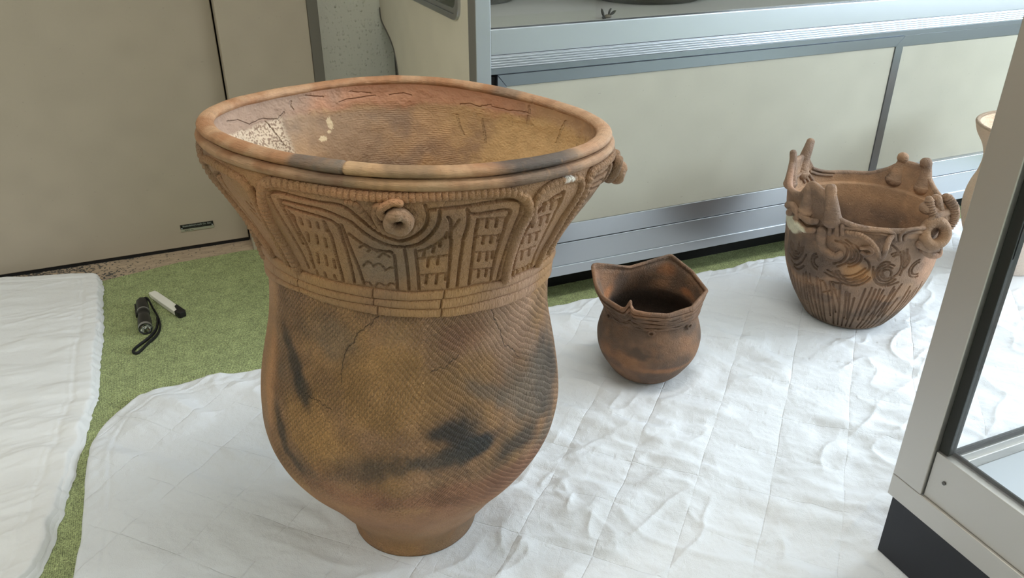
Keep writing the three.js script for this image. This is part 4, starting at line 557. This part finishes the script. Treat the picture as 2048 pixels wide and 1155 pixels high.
const GROOVES3 = parse("-131.2,0.3038,-126.1,0.3038,-121.9,0.2891,-121.7,0.2684,-123.8,0.2477,-129.5,0.2357;-127.6,0.3078,-121.2,0.3005,-118.7,0.2845,-118.7,0.2604,-121.7,0.2417,-126.7,0.2297;-124.2,0.3139,-118.5,0.3032,-115.8,0.2845;-135.6,0.1997,-129.1,0.1923,-121.2,0.1923,-113.4,0.2023,-107.7,0.2197,-103.9,0.2404,-106.2,0.2611,-109,0.2678;-133.7,0.209,-126.7,0.2037,-116.8,0.2077,-111.3,0.2204,-107.5,0.2391;-130.5,0.1756,-121.9,0.1783,-114.7,0.187,-106.9,0.2037;-174.9,0.2277,-170.5,0.2077,-165.4,0.213,-162.7,0.2317,-162.5,0.2538;-174.9,0.2003,-167.3,0.1903,-160.3,0.2077,-157.4,0.2344,-157.2,0.2484;-171.8,0.183,-164.8,0.175,-157,0.1997,-153.4,0.2297;-169,0.1703,-161.2,0.1669,-154.8,0.1917;-154.8,0.1656,-157.2,0.0568;-151.9,0.1763,-148.1,0.0608;-140.1,0.1743,-140.7,0.1462,-138.2,0.0434;-134.8,0.1703,-130.3,0.1302,-128,0.0494;-130.5,0.173,-127.4,0.1336,-122.9,0.0701;-127.6,0.1703,-120.8,0.1082;-116.8,0.1516,-113.6,0.0528;-114.1,0.1509,-110.9,0.0508;-99.1,0.181,-100.7,0.1135,-99.7,0.0534;-96.1,0.1763,-97.4,0.1249,-95.3,0.0541;-136.5,0.1309,-125.1,0.1556;-140.1,0.1683,-135.6,0.1723,-133.7,0.1629;-165.2,0.1362,-164.4,0.0775;-148.3,0.1763,-142.8,0.0581;-91.7,0.2624,-95.7,0.2651,-99.3,0.2477,-99.3,0.2264,-95.5,0.2057,-90,0.2003,-85.5,0.211;-91.7,0.2518,-95.5,0.2431,-94.8,0.2244,-90.8,0.2117,-87,0.2137,-82.6,0.2264,-81.7,0.2504,-84,0.2785,-88.3,0.2998,-93.6,0.3152,-98,0.3225;-102.2,0.2464,-101,0.2144,-95.7,0.191,-88.7,0.1856,-80.2,0.199;-84.3,0.2965,-81.3,0.2698,-79.6,0.2417,-80.7,0.221;-81.5,0.3012,-78.3,0.2684;-95.9,0.1763,-96.5,0.0895,-94.2,0.0548;-89.8,0.1736,-90.6,0.1322,-86.6,0.0588;-76.4,0.191,-80.2,0.1402,-76.7,0.0674;-92.7,0.177,-93.6,0.0902;-80.7,0.175,-83,0.1316,-81.9,0.0694");
{
  const base = V(1.008, 2.13, 0), GROOVE3_S = soften(GROOVES3);
  // the lines of the spirals and the upright combing, in bundles of parallel strokes
  const arc = (p, h, r, a0, a1, grow = 0) => { const l = []; for (let k = 0; k <= 26; k++) { const a = mix(a0, a1, k / 26) * D2R, q = r + grow * k / 26; l.push([p + q * Math.cos(a) / (D2R * 0.205), h + q * Math.sin(a)]); } GROOVE3_S.push(l); };
  for (const r of [0.019, 0.0275, 0.036]) arc(-121.5, 0.270, r, -75, 88 - r * 500);
  for (const r of [0.0125, 0.021, 0.0295]) arc(-91.5, 0.226, r, r < 0.02 ? -20 : 60, 330, 0.004);
  for (const r of [0.024, 0.0325]) arc(-86, 0.262, r, -40, 130);
  for (const r of [0.036, 0.0445, 0.053]) arc(-116, 0.232, r, 205, 338);
  for (const r of [0.012, 0.0205, 0.029]) arc(-166.5, 0.232, r, 165, 385);
  for (const r of [0.016, 0.0245]) arc(-141, 0.225, r, 120, 260);
  for (const r of [0.020, 0.0285]) arc(-66, 0.235, r, 100, 290);
  for (let p = -178, g = 0; p < -28; p += 4.1 + 1.4 * noise(g * 1.7, 5), g++) { if (g % 6 === 4) continue; const top = 0.158 + 0.020 * Math.sin(g * 1.7) + (p > -108 && p < -84 ? 0.010 : 0), sl = 3.0 * Math.sin(g * 0.37 + 1); GROOVE3_S.push([[p + sl * 1.3, top], [p + sl * 0.9, top * 0.8], [p + sl * 0.3, top * 0.5], [p, 0.014]]); }
  for (const x of GROOVE3_S) { let a = 1e9, b = -1e9, c = 1e9, d = -1e9; for (const q of x) { a = Math.min(a, q[0]); b = Math.max(b, q[0]); c = Math.min(c, q[1]); d = Math.max(d, q[1]); } x.bb = [a - 3, b + 3, c - 0.008, d + 0.008]; }
  const t = thing('crowned_pot', 'ornate brown pot with horned crown rim, ring handle and carved spirals near the showcase', 'pot', [base.x, 0, base.z]);
  const H = [0, .04, .08, .12, .16, .2, .24, .28, .31, .36, .5], Q = [.118, .145, .166, .183, .196, .204, .207, .211, .214, .22, .225];
  const pr3 = h => hermite(H, Q, h);
  const bump = (ph, c, w) => { let d = ph - c; while (d > 180) d -= 360; while (d < -180) d += 360; return Math.exp(-Math.pow(d / w, 4)); };
  const rimH = ph => 0.354 + 0.006 * bump(ph, 90, 60) + 0.070 * bump(ph, 140, 22) + 0.028 * bump(ph, 182, 30) + 0.030 * bump(ph, 38, 24) + 0.026 * bump(ph, 37, 15) + 0.054 * bump(ph, 211, 14) + 0.012 * bump(ph, 212, 24) + 0.040 * bump(ph, -58, 14);
  const P = (ph, h, dr = 0) => { const a = ph * D2R, r = pr3(h) + dr; return L3(r * Math.cos(a), r * Math.sin(a), h); };
  const carve = (ph, h) => { let a = ph; while (a > 10) a -= 360; while (a < -350) a += 360; let v = 0; const k = D2R * 0.2; for (const l of GROOVE3_S) if (a >= l.bb[0] && a <= l.bb[1] && h >= l.bb[2] && h <= l.bb[3]) for (let i = 0; i + 1 < l.length; i++) { const p = l[i], q = l[i + 1]; if (h < Math.min(p[1], q[1]) - 0.008 || h > Math.max(p[1], q[1]) + 0.008 || a < Math.min(p[0], q[0]) - 3 || a > Math.max(p[0], q[0]) + 3) continue; const d = distSeg(a, h, p, q, k) / 0.0026; if (d < 1.6) v = Math.min(v, -0.0060 * (1 - ss(0.4, 1.5, d))); } 
    if (a > -75 && a < 10 || a < -180) { const f = Math.abs(((a + 720) % 9) / 9 - 0.5); if (h < 0.17) v = Math.min(v, -0.003 * ss(0.12, 0.03, f) * ss(0.17, 0.15, h)); } return v; };
  const col = ins => (i, j, p) => {
    const n = fbm(p.x * 16, p.y * 16, p.z * 16, 4), n2 = fbm(p.x * 70, p.y * 70, p.z * 70, 3), a = p.x * R[0] + p.z * R[2], b = p.x * FH[0] + p.z * FH[2];
    let c = mix3(LIN(152, 122, 98), LIN(126, 102, 84), ss(0.4, 0.62, n)); c = mix3(c, LIN(176, 138, 106), ss(0.55, 0.7, fbm(p.x * 12 + 3, p.y * 20, p.z * 12, 3)) * 0.6);
    if (!ins) { if (b < 0) { c = mix3(c, LIN(92, 78, 68), 0.7 * ss(1.3, 0.6, Math.hypot((a + 0.18) / 0.05, (p.y - 0.22) / 0.07) + n - 0.5)); c = mix3(c, LIN(196, 146, 96), 0.75 * ss(1.3, 0.5, Math.hypot((a + 0.075) / 0.045, (p.y - 0.225) / 0.03) + n - 0.5)); c = mix3(c, LIN(186, 142, 112), 0.75 * ss(1.3, 0.6, Math.hypot((a - 0.13) / 0.04, (p.y - 0.24) / 0.06) + n - 0.5)); c = mix3(c, LIN(112, 96, 80), 0.6 * ss(0.12, 0.05, p.y)); }
      c = mix3(c, LIN(226, 218, 190), ss(1.25, 1.0, Math.hypot((a + 0.222) / 0.018, (p.y - 0.290) / 0.026) + 0.4 * (n2 - 0.5))); c = mix3(c, LIN(180, 140, 116), 0.7 * ss(1.3, 0.6, Math.hypot((a + 0.2) / 0.03, (b - 0.03) / 0.06, (p.y - 0.40) / 0.07) + n - 0.5)); }
    else c = mix3(c, LIN(184, 144, 108), 0.8 * ss(0.25, 0.31, p.y) * ss(0.48, 0.34, p.y + 0.08 * n)); const k = 0.82 + 0.36 * n2; return c.map(x => x * k);
  };
  const uvm = (i, j, p) => [i * 1.3, p.y];
  const fP = i => i < 0.8 ? -200 + i / 0.8 * 220 : 20 + (i - 0.8) / 0.2 * 140;
  part('body', grid(1300, 280, (i, j) => { const ph = fP(i), a = ph * D2R; if (j < 0.03) { const r = 0.118 * j / 0.03; return L3(r * Math.cos(a), r * Math.sin(a), 0.0005); } const h = (j - 0.03) / 0.97 * 0.335; return P(ph, h, carve(ph, h) + 0.002 * (fbm(ph * 0.08, h * 24, 3, 3) - 0.5) - 0.004 * ss(0.008, 0, h)); }, { color: col(0), uv: uvm }), clayMat, t);
  part('collar', grid(720, 44, (i, j) => { const ph = i * 360 - 270, hr = rimH(ph); if (j < 0.5) { const s = j / 0.5; return P(ph, mix(0.333, hr, s), 0.001 + 0.004 * Math.exp(-Math.pow((s - 0.95) / 0.12, 2)) + 0.003 * (fbm(ph * 0.08, s * 4, 1, 3) - 0.5)); } const e = (j - 0.5) / 0.5 * Math.PI; return P(ph, hr, -0.004 + 0.0085 * Math.cos(e)).add(new THREE.Vector3(0, 0.009 * Math.sin(e), 0)); }, { color: col(0), uv: uvm }), clayMat, t);
  part('inside', grid(500, 110, (i, j) => { const ph = i * 360 - 90, hr = rimH(ph), a = ph * D2R; if (j < 0.35) return P(ph, mix(hr, 0.338, j / 0.35), -0.0125); if (j < 0.42) { const w = (j - 0.35) / 0.07; return P(ph, 0.338 - 0.003 * w, -0.0125 - 0.013 * ss(0, 1, w) ); } const h = mix(0.335, 0.014, (j - 0.42) / 0.58), r = (pr3(h) - 0.0255) * (j > 0.98 ? (1 - j) / 0.02 : 1); return L3(r * Math.cos(a), r * Math.sin(a), h); }, { color: col(1), uv: uvm }), clayMat, t);
  // horns on the crown
  const horn = (pts, r0, r1, knob) => part('horn', coil(pts.map(p => L3(...p)), (s) => { const k = mix(r0, r1, Math.pow(s, 0.6)) + knob * Math.exp(-Math.pow((s - 0.97) / 0.12, 2)); return [k, k * 0.85]; }, { out: (p) => new THREE.Vector3(p.x, 0, p.z).normalize(), steps: 50, sides: 16, color: p => col(0)(0, 0, p) }), clayMat, t);
  const hp = (ph, h, dr = 0) => { const r = pr3(Math.min(h, 0.4)) - 0.004 + dr; return [r * Math.cos(ph * D2R), r * Math.sin(ph * D2R), h]; };
  horn([hp(152, 0.37), hp(151.5, 0.41), hp(151, 0.440, 0.002), hp(150, 0.458, 0.006)], 0.024, 0.0105, 0.001);
  horn([hp(131, 0.38), hp(129, 0.42), hp(126, 0.450), hp(123, 0.467, 0.004)], 0.028, 0.0135, 0);
  horn([hp(49, 0.36), hp(47.5, 0.395), hp(46.5, 0.415), hp(46.5, 0.431, -0.003)], 0.028, 0.0115, 0.005);
  horn([hp(25, 0.36), hp(26, 0.395), hp(27, 0.418), hp(28, 0.433, -0.003)], 0.028, 0.0125, 0.005);
  horn([hp(202, 0.36), hp(202, 0.39), hp(202, 0.412), hp(202, 0.426)], 0.026, 0.013, 0.002);
  horn([hp(224, 0.36), hp(222, 0.40), hp(220, 0.425), hp(219, 0.444)], 0.028, 0.013, 0.002);
  const tube = (name, pts, r, o = {}) => part(name, coil(pts, (s, m) => { const k = o.nick ? 1 - 0.25 * Math.pow(1 - ((m / 0.007) % 1), 3) : 1; return [r * mix(1, o.end || 1, s) * k, r * (o.out || 1) * mix(1, o.end || 1, s) * k]; }, { out: p => new THREE.Vector3(p.x, 0, p.z).normalize(), steps: o.steps || 120, sides: 12, closed: o.closed, color: p => col(0)(0, 0, p) }), clayMat, t);
  const sp = (l, dr) => l.map(([ph, h]) => P(ph, h, dr));
  tube('spiral_ear', sp([[-141.1, .3225], [-141, .292], [-138.4, .2705], [-133.3, .261], [-128.6, .261], [-125.7, .271]], 0.004), 0.0155, { end: 0.6, out: 0.8 });
  tube('strap_handle', [P(-124.4, .339, .004), P(-116, .341, .010), P(-109.4, .332, .020), P(-104.5, .312, .028), P(-100, .279, .014)], 0.0066, { nick: 1, out: 1.2, steps: 260 });
  tube('strap_handle', [P(-95.5, .345, .002), P(-97.8, .3366, .012), P(-99.2, .3165, .024), P(-99.2, .2945, .020), P(-99.5, .276, .010)], 0.0075, { out: 1.0 });
  tube('rim_coil', sp([[-127, .3486], [-113.4, .3533], [-99.5, .3566], [-95, .3513], [-92.9, .3346]], 0.003), 0.0048); tube('rim_coil', sp([[-70, .362], [-81.7, .3653], [-88.3, .3603], [-90.4, .3472], [-89.3, .33]], 0.003), 0.0048); tube('rim_coil', sp([[-128, .341], [-116, .345], [-103, .348], [-98.5, .344], [-96.5, .332]], 0.002), 0.0042);
  tube('rim_coil', sp([[-72, .35], [-80, .355], [-85, .352], [-87, .342], [-86.5, .332]], 0.003), 0.0042);
  for (const l of [[[-136, .352], [-135.6, .321]], [[-131.6, .356], [-130.5, .325]], [[-127.8, .353], [-126.7, .331]]]) tube('short_bar', sp(l, 0.004), 0.0062, { steps: 30 });
  for (const l of [[[-174.9, .327], [-168, .348], [-163, .336], [-166, .325]], [[-178, .345], [-171, .355], [-165, .348]], [[-163, .315], [-155, .308], [-147, .318]], [[-159, .345], [-152, .338], [-146, .345]]]) tube('scroll_lump', sp(l, 0.008), 0.0115, { end: 0.75, steps: 60 });
  tube('hub_coil', sp([[-113, .300], [-108.5, .303], [-105.5, .293], [-108.5, .283], [-112, .287]], 0.004), 0.0055, { steps: 70 });
  // ring handle on the right, hooked crest above it and scroll below
  const rc = L3(0.094, -0.207, 0.346), ro = V(-0.05, -0.95, 0.25).normalize(), e1 = new THREE.Vector3().crossVectors(new THREE.Vector3(0, 1, 0), ro).normalize(), e2 = new THREE.Vector3().crossVectors(ro, e1).normalize(), rp = [];
  for (let k = 0; k < 16; k++) { const a = k / 16 * 2 * Math.PI; rp.push(rc.clone().addScaledVector(e1, 0.027 * Math.cos(a)).addScaledVector(e2, 0.030 * Math.sin(a))); }
  part('ring_handle', coil(rp, s => { const n = 0.95 + 0.12 * noise(s * 9, 2); return [0.0150 * n, 0.020 * n]; }, { closed: true, steps: 110, sides: 18, out: () => ro, color: p => mix3(col(0)(0, 0, p), LIN(150, 116, 84), 0.5) }), clayMat, t);
  const hk = (l, r, o) => tube('hooked_crest', l.map(q => L3(...q)), r, o);
  hk([[0.118, -0.172, 0.434], [0.140, -0.178, 0.408], [0.152, -0.172, 0.370], [0.142, -0.172, 0.340]], 0.0125, { end: 0.8, nick: 1, out: 1.4 }); hk([[0.092, -0.176, 0.430], [0.106, -0.178, 0.400], [0.124, -0.178, 0.372]], 0.012, { end: 0.8, out: 1.3 }); hk([[0.070, -0.182, 0.432], [0.078, -0.190, 0.405], [0.094, -0.198, 0.382], [0.112, -0.196, 0.368]], 0.0105, { nick: 1, out: 1.3 });
  hk([[0.070, -0.178, 0.405], [0.105, -0.172, 0.392], [0.135, -0.160, 0.372]], 0.016, { out: 1.2 });
  tube('scroll_lump', [[0.078, -0.205, 0.296], [0.100, -0.208, 0.283], [0.122, -0.203, 0.283], [0.124, -0.196, 0.300]].map(q => L3(...q)), 0.0105, { end: 0.7, steps: 60 }); tube('scroll_lump', [[0.060, -0.212, 0.318], [0.085, -0.213, 0.305], [0.108, -0.208, 0.302]].map(q => L3(...q)), 0.012, { end: 0.8, steps: 50 });
  // thin applied bars inside the left crown
  for (const l of [[[119, .386], [108, .372], [97, .366]], [[122, .378], [110, .362], [99, .357]], [[136, .380], [131, .362], [128, .350]], [[131, .382], [126, .362], [123, .350]], [[126, .380], [121, .362], [118, .350]], [[150, .386], [143, .381], [134, .386]]]) tube('inner_bar', sp(l, -0.0125), 0.0048, { steps: 40 });
}
{
  const base = V(1.668, 2.45, 0);
  const t = thing('pale_jar', 'pale cream earthenware jar half hidden behind the showcase post', 'pot', [base.x, 0, base.z]);
  const H = [0, .02, .07, .14, .20, .26, .31, .36, .40, .44, .468], Q = [.095, .105, .135, .165, .176, .170, .155, .152, .165, .190, .200];
  const pm = M({ color: new THREE.Color(...LIN(212, 184, 156)), roughness: 0.8, bumpMap: weaveB, bumpScale: 0.004 }, 'pale clay');
  const pts = []; for (let k = 0; k <= 70; k++) { const h = k / 70 * 0.468; pts.push(new THREE.Vector2(hermite(H, Q, h), h)); }
  const lip = []; for (let k = 0; k <= 8; k++) { const e = k / 8 * Math.PI; lip.push(new THREE.Vector2(0.200 - 0.007 + 0.007 * Math.cos(e), 0.468 + 0.007 * Math.sin(e))); }
  const ins = []; for (let k = 70; k >= 2; k--) { const h = k / 70 * 0.468; ins.push(new THREE.Vector2(hermite(H, Q, h) - 0.014, h)); } ins.push(new THREE.Vector2(0.0005, 0.012));
  part('body', new THREE.LatheGeometry([new THREE.Vector2(0.0005, 0.0005), ...pts], 96), pm, t); part('lip', new THREE.LatheGeometry(lip, 96), pm, t); part('inside', new THREE.LatheGeometry(ins, 96), pm, t);
}
// dark vessels and a crumbled scrap on the deck of the large case
{
  const dm = M({ color: new THREE.Color(...LIN(52, 46, 40)), roughness: 0.8, bumpMap: weaveB, bumpScale: 0.004 }, 'dark clay');
  [[1.46, -2.375, 0.235, 'large dark bowl on the deck inside the long case, near the middle', 1], [0.93, -2.52, 0.15, 'dark round vessel on the deck at the left end inside the long case', 0.85]].forEach(([x, z, r, lab, k]) => {
    const t = thing('dark_bowl', lab, 'bowl', [x, 0.815, z]); const p = [[0.001, 0], [r * 0.72, 0], [r * 0.82, 0.02], [r, 0.10], [r * 1.08, 0.20 * k], [r * 1.0, 0.30 * k], [r * 0.96, 0.34 * k]].map(q => new THREE.Vector2(...q));
    const cv = new THREE.SplineCurve(p.slice(1)).getPoints(40); part('body', new THREE.LatheGeometry([p[0], ...cv], 72), dm, t); part('inside', new THREE.LatheGeometry([...cv.map(q => new THREE.Vector2(q.x - 0.012, q.y + 0.001)).reverse(), new THREE.Vector2(0.001, 0.012)], 72), dm, t);
    const lp = []; for (let e = 0; e <= 6; e++) lp.push(new THREE.Vector2(r * 0.96 - 0.006 + 0.006 * Math.cos(e / 6 * Math.PI), 0.34 * k + 0.006 * Math.sin(e / 6 * Math.PI))); part('lip', new THREE.LatheGeometry(lp, 72), dm, t);
  });
  const t = thing('dried_scrap', 'small dark dried scrap lying inside the long case behind its glass', 'scrap', [1.148, 0.815, -2.062]);
  const leaf = (x, y, z, w, h, tilt, yaw) => { const g = grid(10, 8, (i, j) => { const a = (i - 0.5) * w * Math.sqrt(Math.max(0.02, 1 - Math.pow(2 * j - 1, 2))), b = j * h; return new THREE.Vector3(a, b, 0.004 * Math.sin(i * 5) + 0.004 * j); }); g.rotateZ(tilt); g.rotateY(yaw); g.translate(x, y, z); return g; };
  const sm = M({ color: 0x23261f, roughness: 0.7, side: THREE.DoubleSide }, 'dried leaf');
  const bg = new THREE.SphereGeometry(0.009, 18, 12); bg.scale(1.3, 0.6, 0.9); bg.translate(0, 0.0052, 0); part('shell', bg, M({ color: 0x57513f, roughness: 0.5 }, 'shell'), t);
  part('leaf', leaf(-0.009, 0.003, 0, 0.012, 0.03, 0.6, 0.2), sm, t); part('leaf', leaf(0.003, 0.009, 0, 0.012, 0.018, -0.2, 0.3), sm, t); part('leaf', leaf(0.006, 0.008, 0.002, 0.010, 0.02, -0.9, -0.2), sm, t); part('leaf', leaf(-0.008, 0.001, 0.003, 0.010, 0.014, 1.4, 0.1), sm, t);
}
// ---------------------------------------------------------------- torch and craft knife on the carpet
{
  const tail = new THREE.Vector3(-0.218, 0, -2.452), head = new THREE.Vector3(-0.209, 0, -2.262), rr = 0.0195;
  const t = thing('torch', 'black pocket torch with a wrist strap lying on the green carpet', 'torch', [-0.2135, CARPET, -2.357], Math.atan2(head.x - tail.x, head.z - tail.z));
  const bm = M({ color: 0x2b2c2b, roughness: 0.35, metalness: 0.5 }, 'black anodised'), lm = (pts, m, name, parent = t) => { const g = new THREE.LatheGeometry(pts.map(p => new THREE.Vector2(...p)), 40); g.rotateX(Math.PI / 2); g.translate(0, rr + 0.0005, 0); return part(name, g, m, parent); };
  lm([[0.001, -0.100], [0.010, -0.099], [0.0125, -0.094], [0.013, -0.086], [0.0155, -0.084]], black, 'tail_cap');
  lm([[0.0155, -0.084], [0.017, -0.082], [0.0175, -0.05], [0.0175, -0.02], [0.0165, -0.018], [0.0165, -0.013], [0.0175, -0.011], [0.0175, 0.0], [0.016, 0.002], [0.016, 0.02], [0.0175, 0.022]], bm, 'barrel');
  lm([[0.0178, -0.0185], [0.0182, -0.018], [0.0182, -0.013], [0.0178, -0.0125]], alum, 'grip_ring');
  const hd = lm([[0.0175, 0.022], [0.0185, 0.028], [0.0193, 0.05], [0.0193, 0.086], [0.0185, 0.092], [0.0165, 0.093], [0.0155, 0.088]], bm, 'head');
  lm([[0.0193, 0.082], [0.0197, 0.084], [0.0197, 0.089], [0.0185, 0.0925]], alum, 'bezel', hd);
  lm([[0.0155, 0.088], [0.012, 0.080], [0.006, 0.074], [0.001, 0.073]], M({ color: 0xc8cac4, metalness: 1, roughness: 0.12 }, 'reflector'), 'reflector', hd);
  lm([[0.0158, 0.0895], [0.001, 0.0898]], glass, 'lens', hd);
  part('clip', box(-0.0215, -0.0175, 0.016, 0.024, -0.075, 0.005, 0.001), bm, t);
  const m = new THREE.Matrix4().copy(t.matrix).compose(t.position, t.quaternion, t.scale).invert(), W = (x, y, z) => new THREE.Vector3(x, y, z).applyMatrix4(m);
  part('wrist_strap', coil([W(-0.219, 0.004, -2.456), W(-0.203, 0.010, -2.452), W(-0.188, -0.004, -2.405), W(-0.174, -0.010, -2.34), W(-0.172, -0.011, -2.285), W(-0.184, -0.011, -2.238), W(-0.206, -0.011, -2.205), W(-0.236, -0.011, -2.160), W(-0.246, -0.010, -2.170), W(-0.236, -0.011, -2.195), W(-0.208, -0.010, -2.228), W(-0.186, -0.0085, -2.265), W(-0.178, -0.009, -2.315), W(-0.178, -0.008, -2.345)], () => [0.0028, 0.0056], { steps: 200, sides: 10 }), black, t);
}
{
  const a = new THREE.Vector3(-0.189, 0, -2.512), b = new THREE.Vector3(-0.106, 0, -2.330), len = a.distanceTo(b);
  const t = thing('craft_knife', 'white retractable craft knife with a black end beside the torch', 'knife', [(a.x + b.x) / 2, CARPET, (a.z + b.z) / 2], Math.atan2(b.x - a.x, b.z - a.z));
  const sh = (pts, d, y) => { const s = new THREE.Shape(pts.map(p => new THREE.Vector2(p[0], p[1]))); const g = new THREE.ExtrudeGeometry(s, { depth: d, bevelEnabled: true, bevelSize: 0.0015, bevelThickness: 0.0015, bevelSegments: 2 }); g.rotateX(Math.PI / 2); g.translate(0, y, 0); return g; };
  const L = len / 2, w = 0.0115, wm = M({ color: 0xe4e2d6, roughness: 0.4 }, 'white plastic');
  part('handle', sh([[-0.008, -L], [0.009, -L], [w, -L + 0.012], [w + 0.001, 0.0], [w, L - 0.062], [0.002, L - 0.055], [-0.002, L - 0.032], [-w, L - 0.026], [-w, -0.02], [-w + 0.002, -L + 0.01]], 0.011, 0.0145), wm, t);
  part('black_end', sh([[w + 0.001, L - 0.060], [w, L - 0.006], [w - 0.004, L], [-w + 0.004, L], [-w, L - 0.006], [-w, L - 0.023], [-0.001, L - 0.029], [0.004, L - 0.053]], 0.014, 0.0175), black, t);
  part('blade_tip', box(-0.005, 0.006, 0.006, 0.0068, -L - 0.006, -L + 0.004, 0.0003), alum, t);
}
renderer.render(scene, camera);
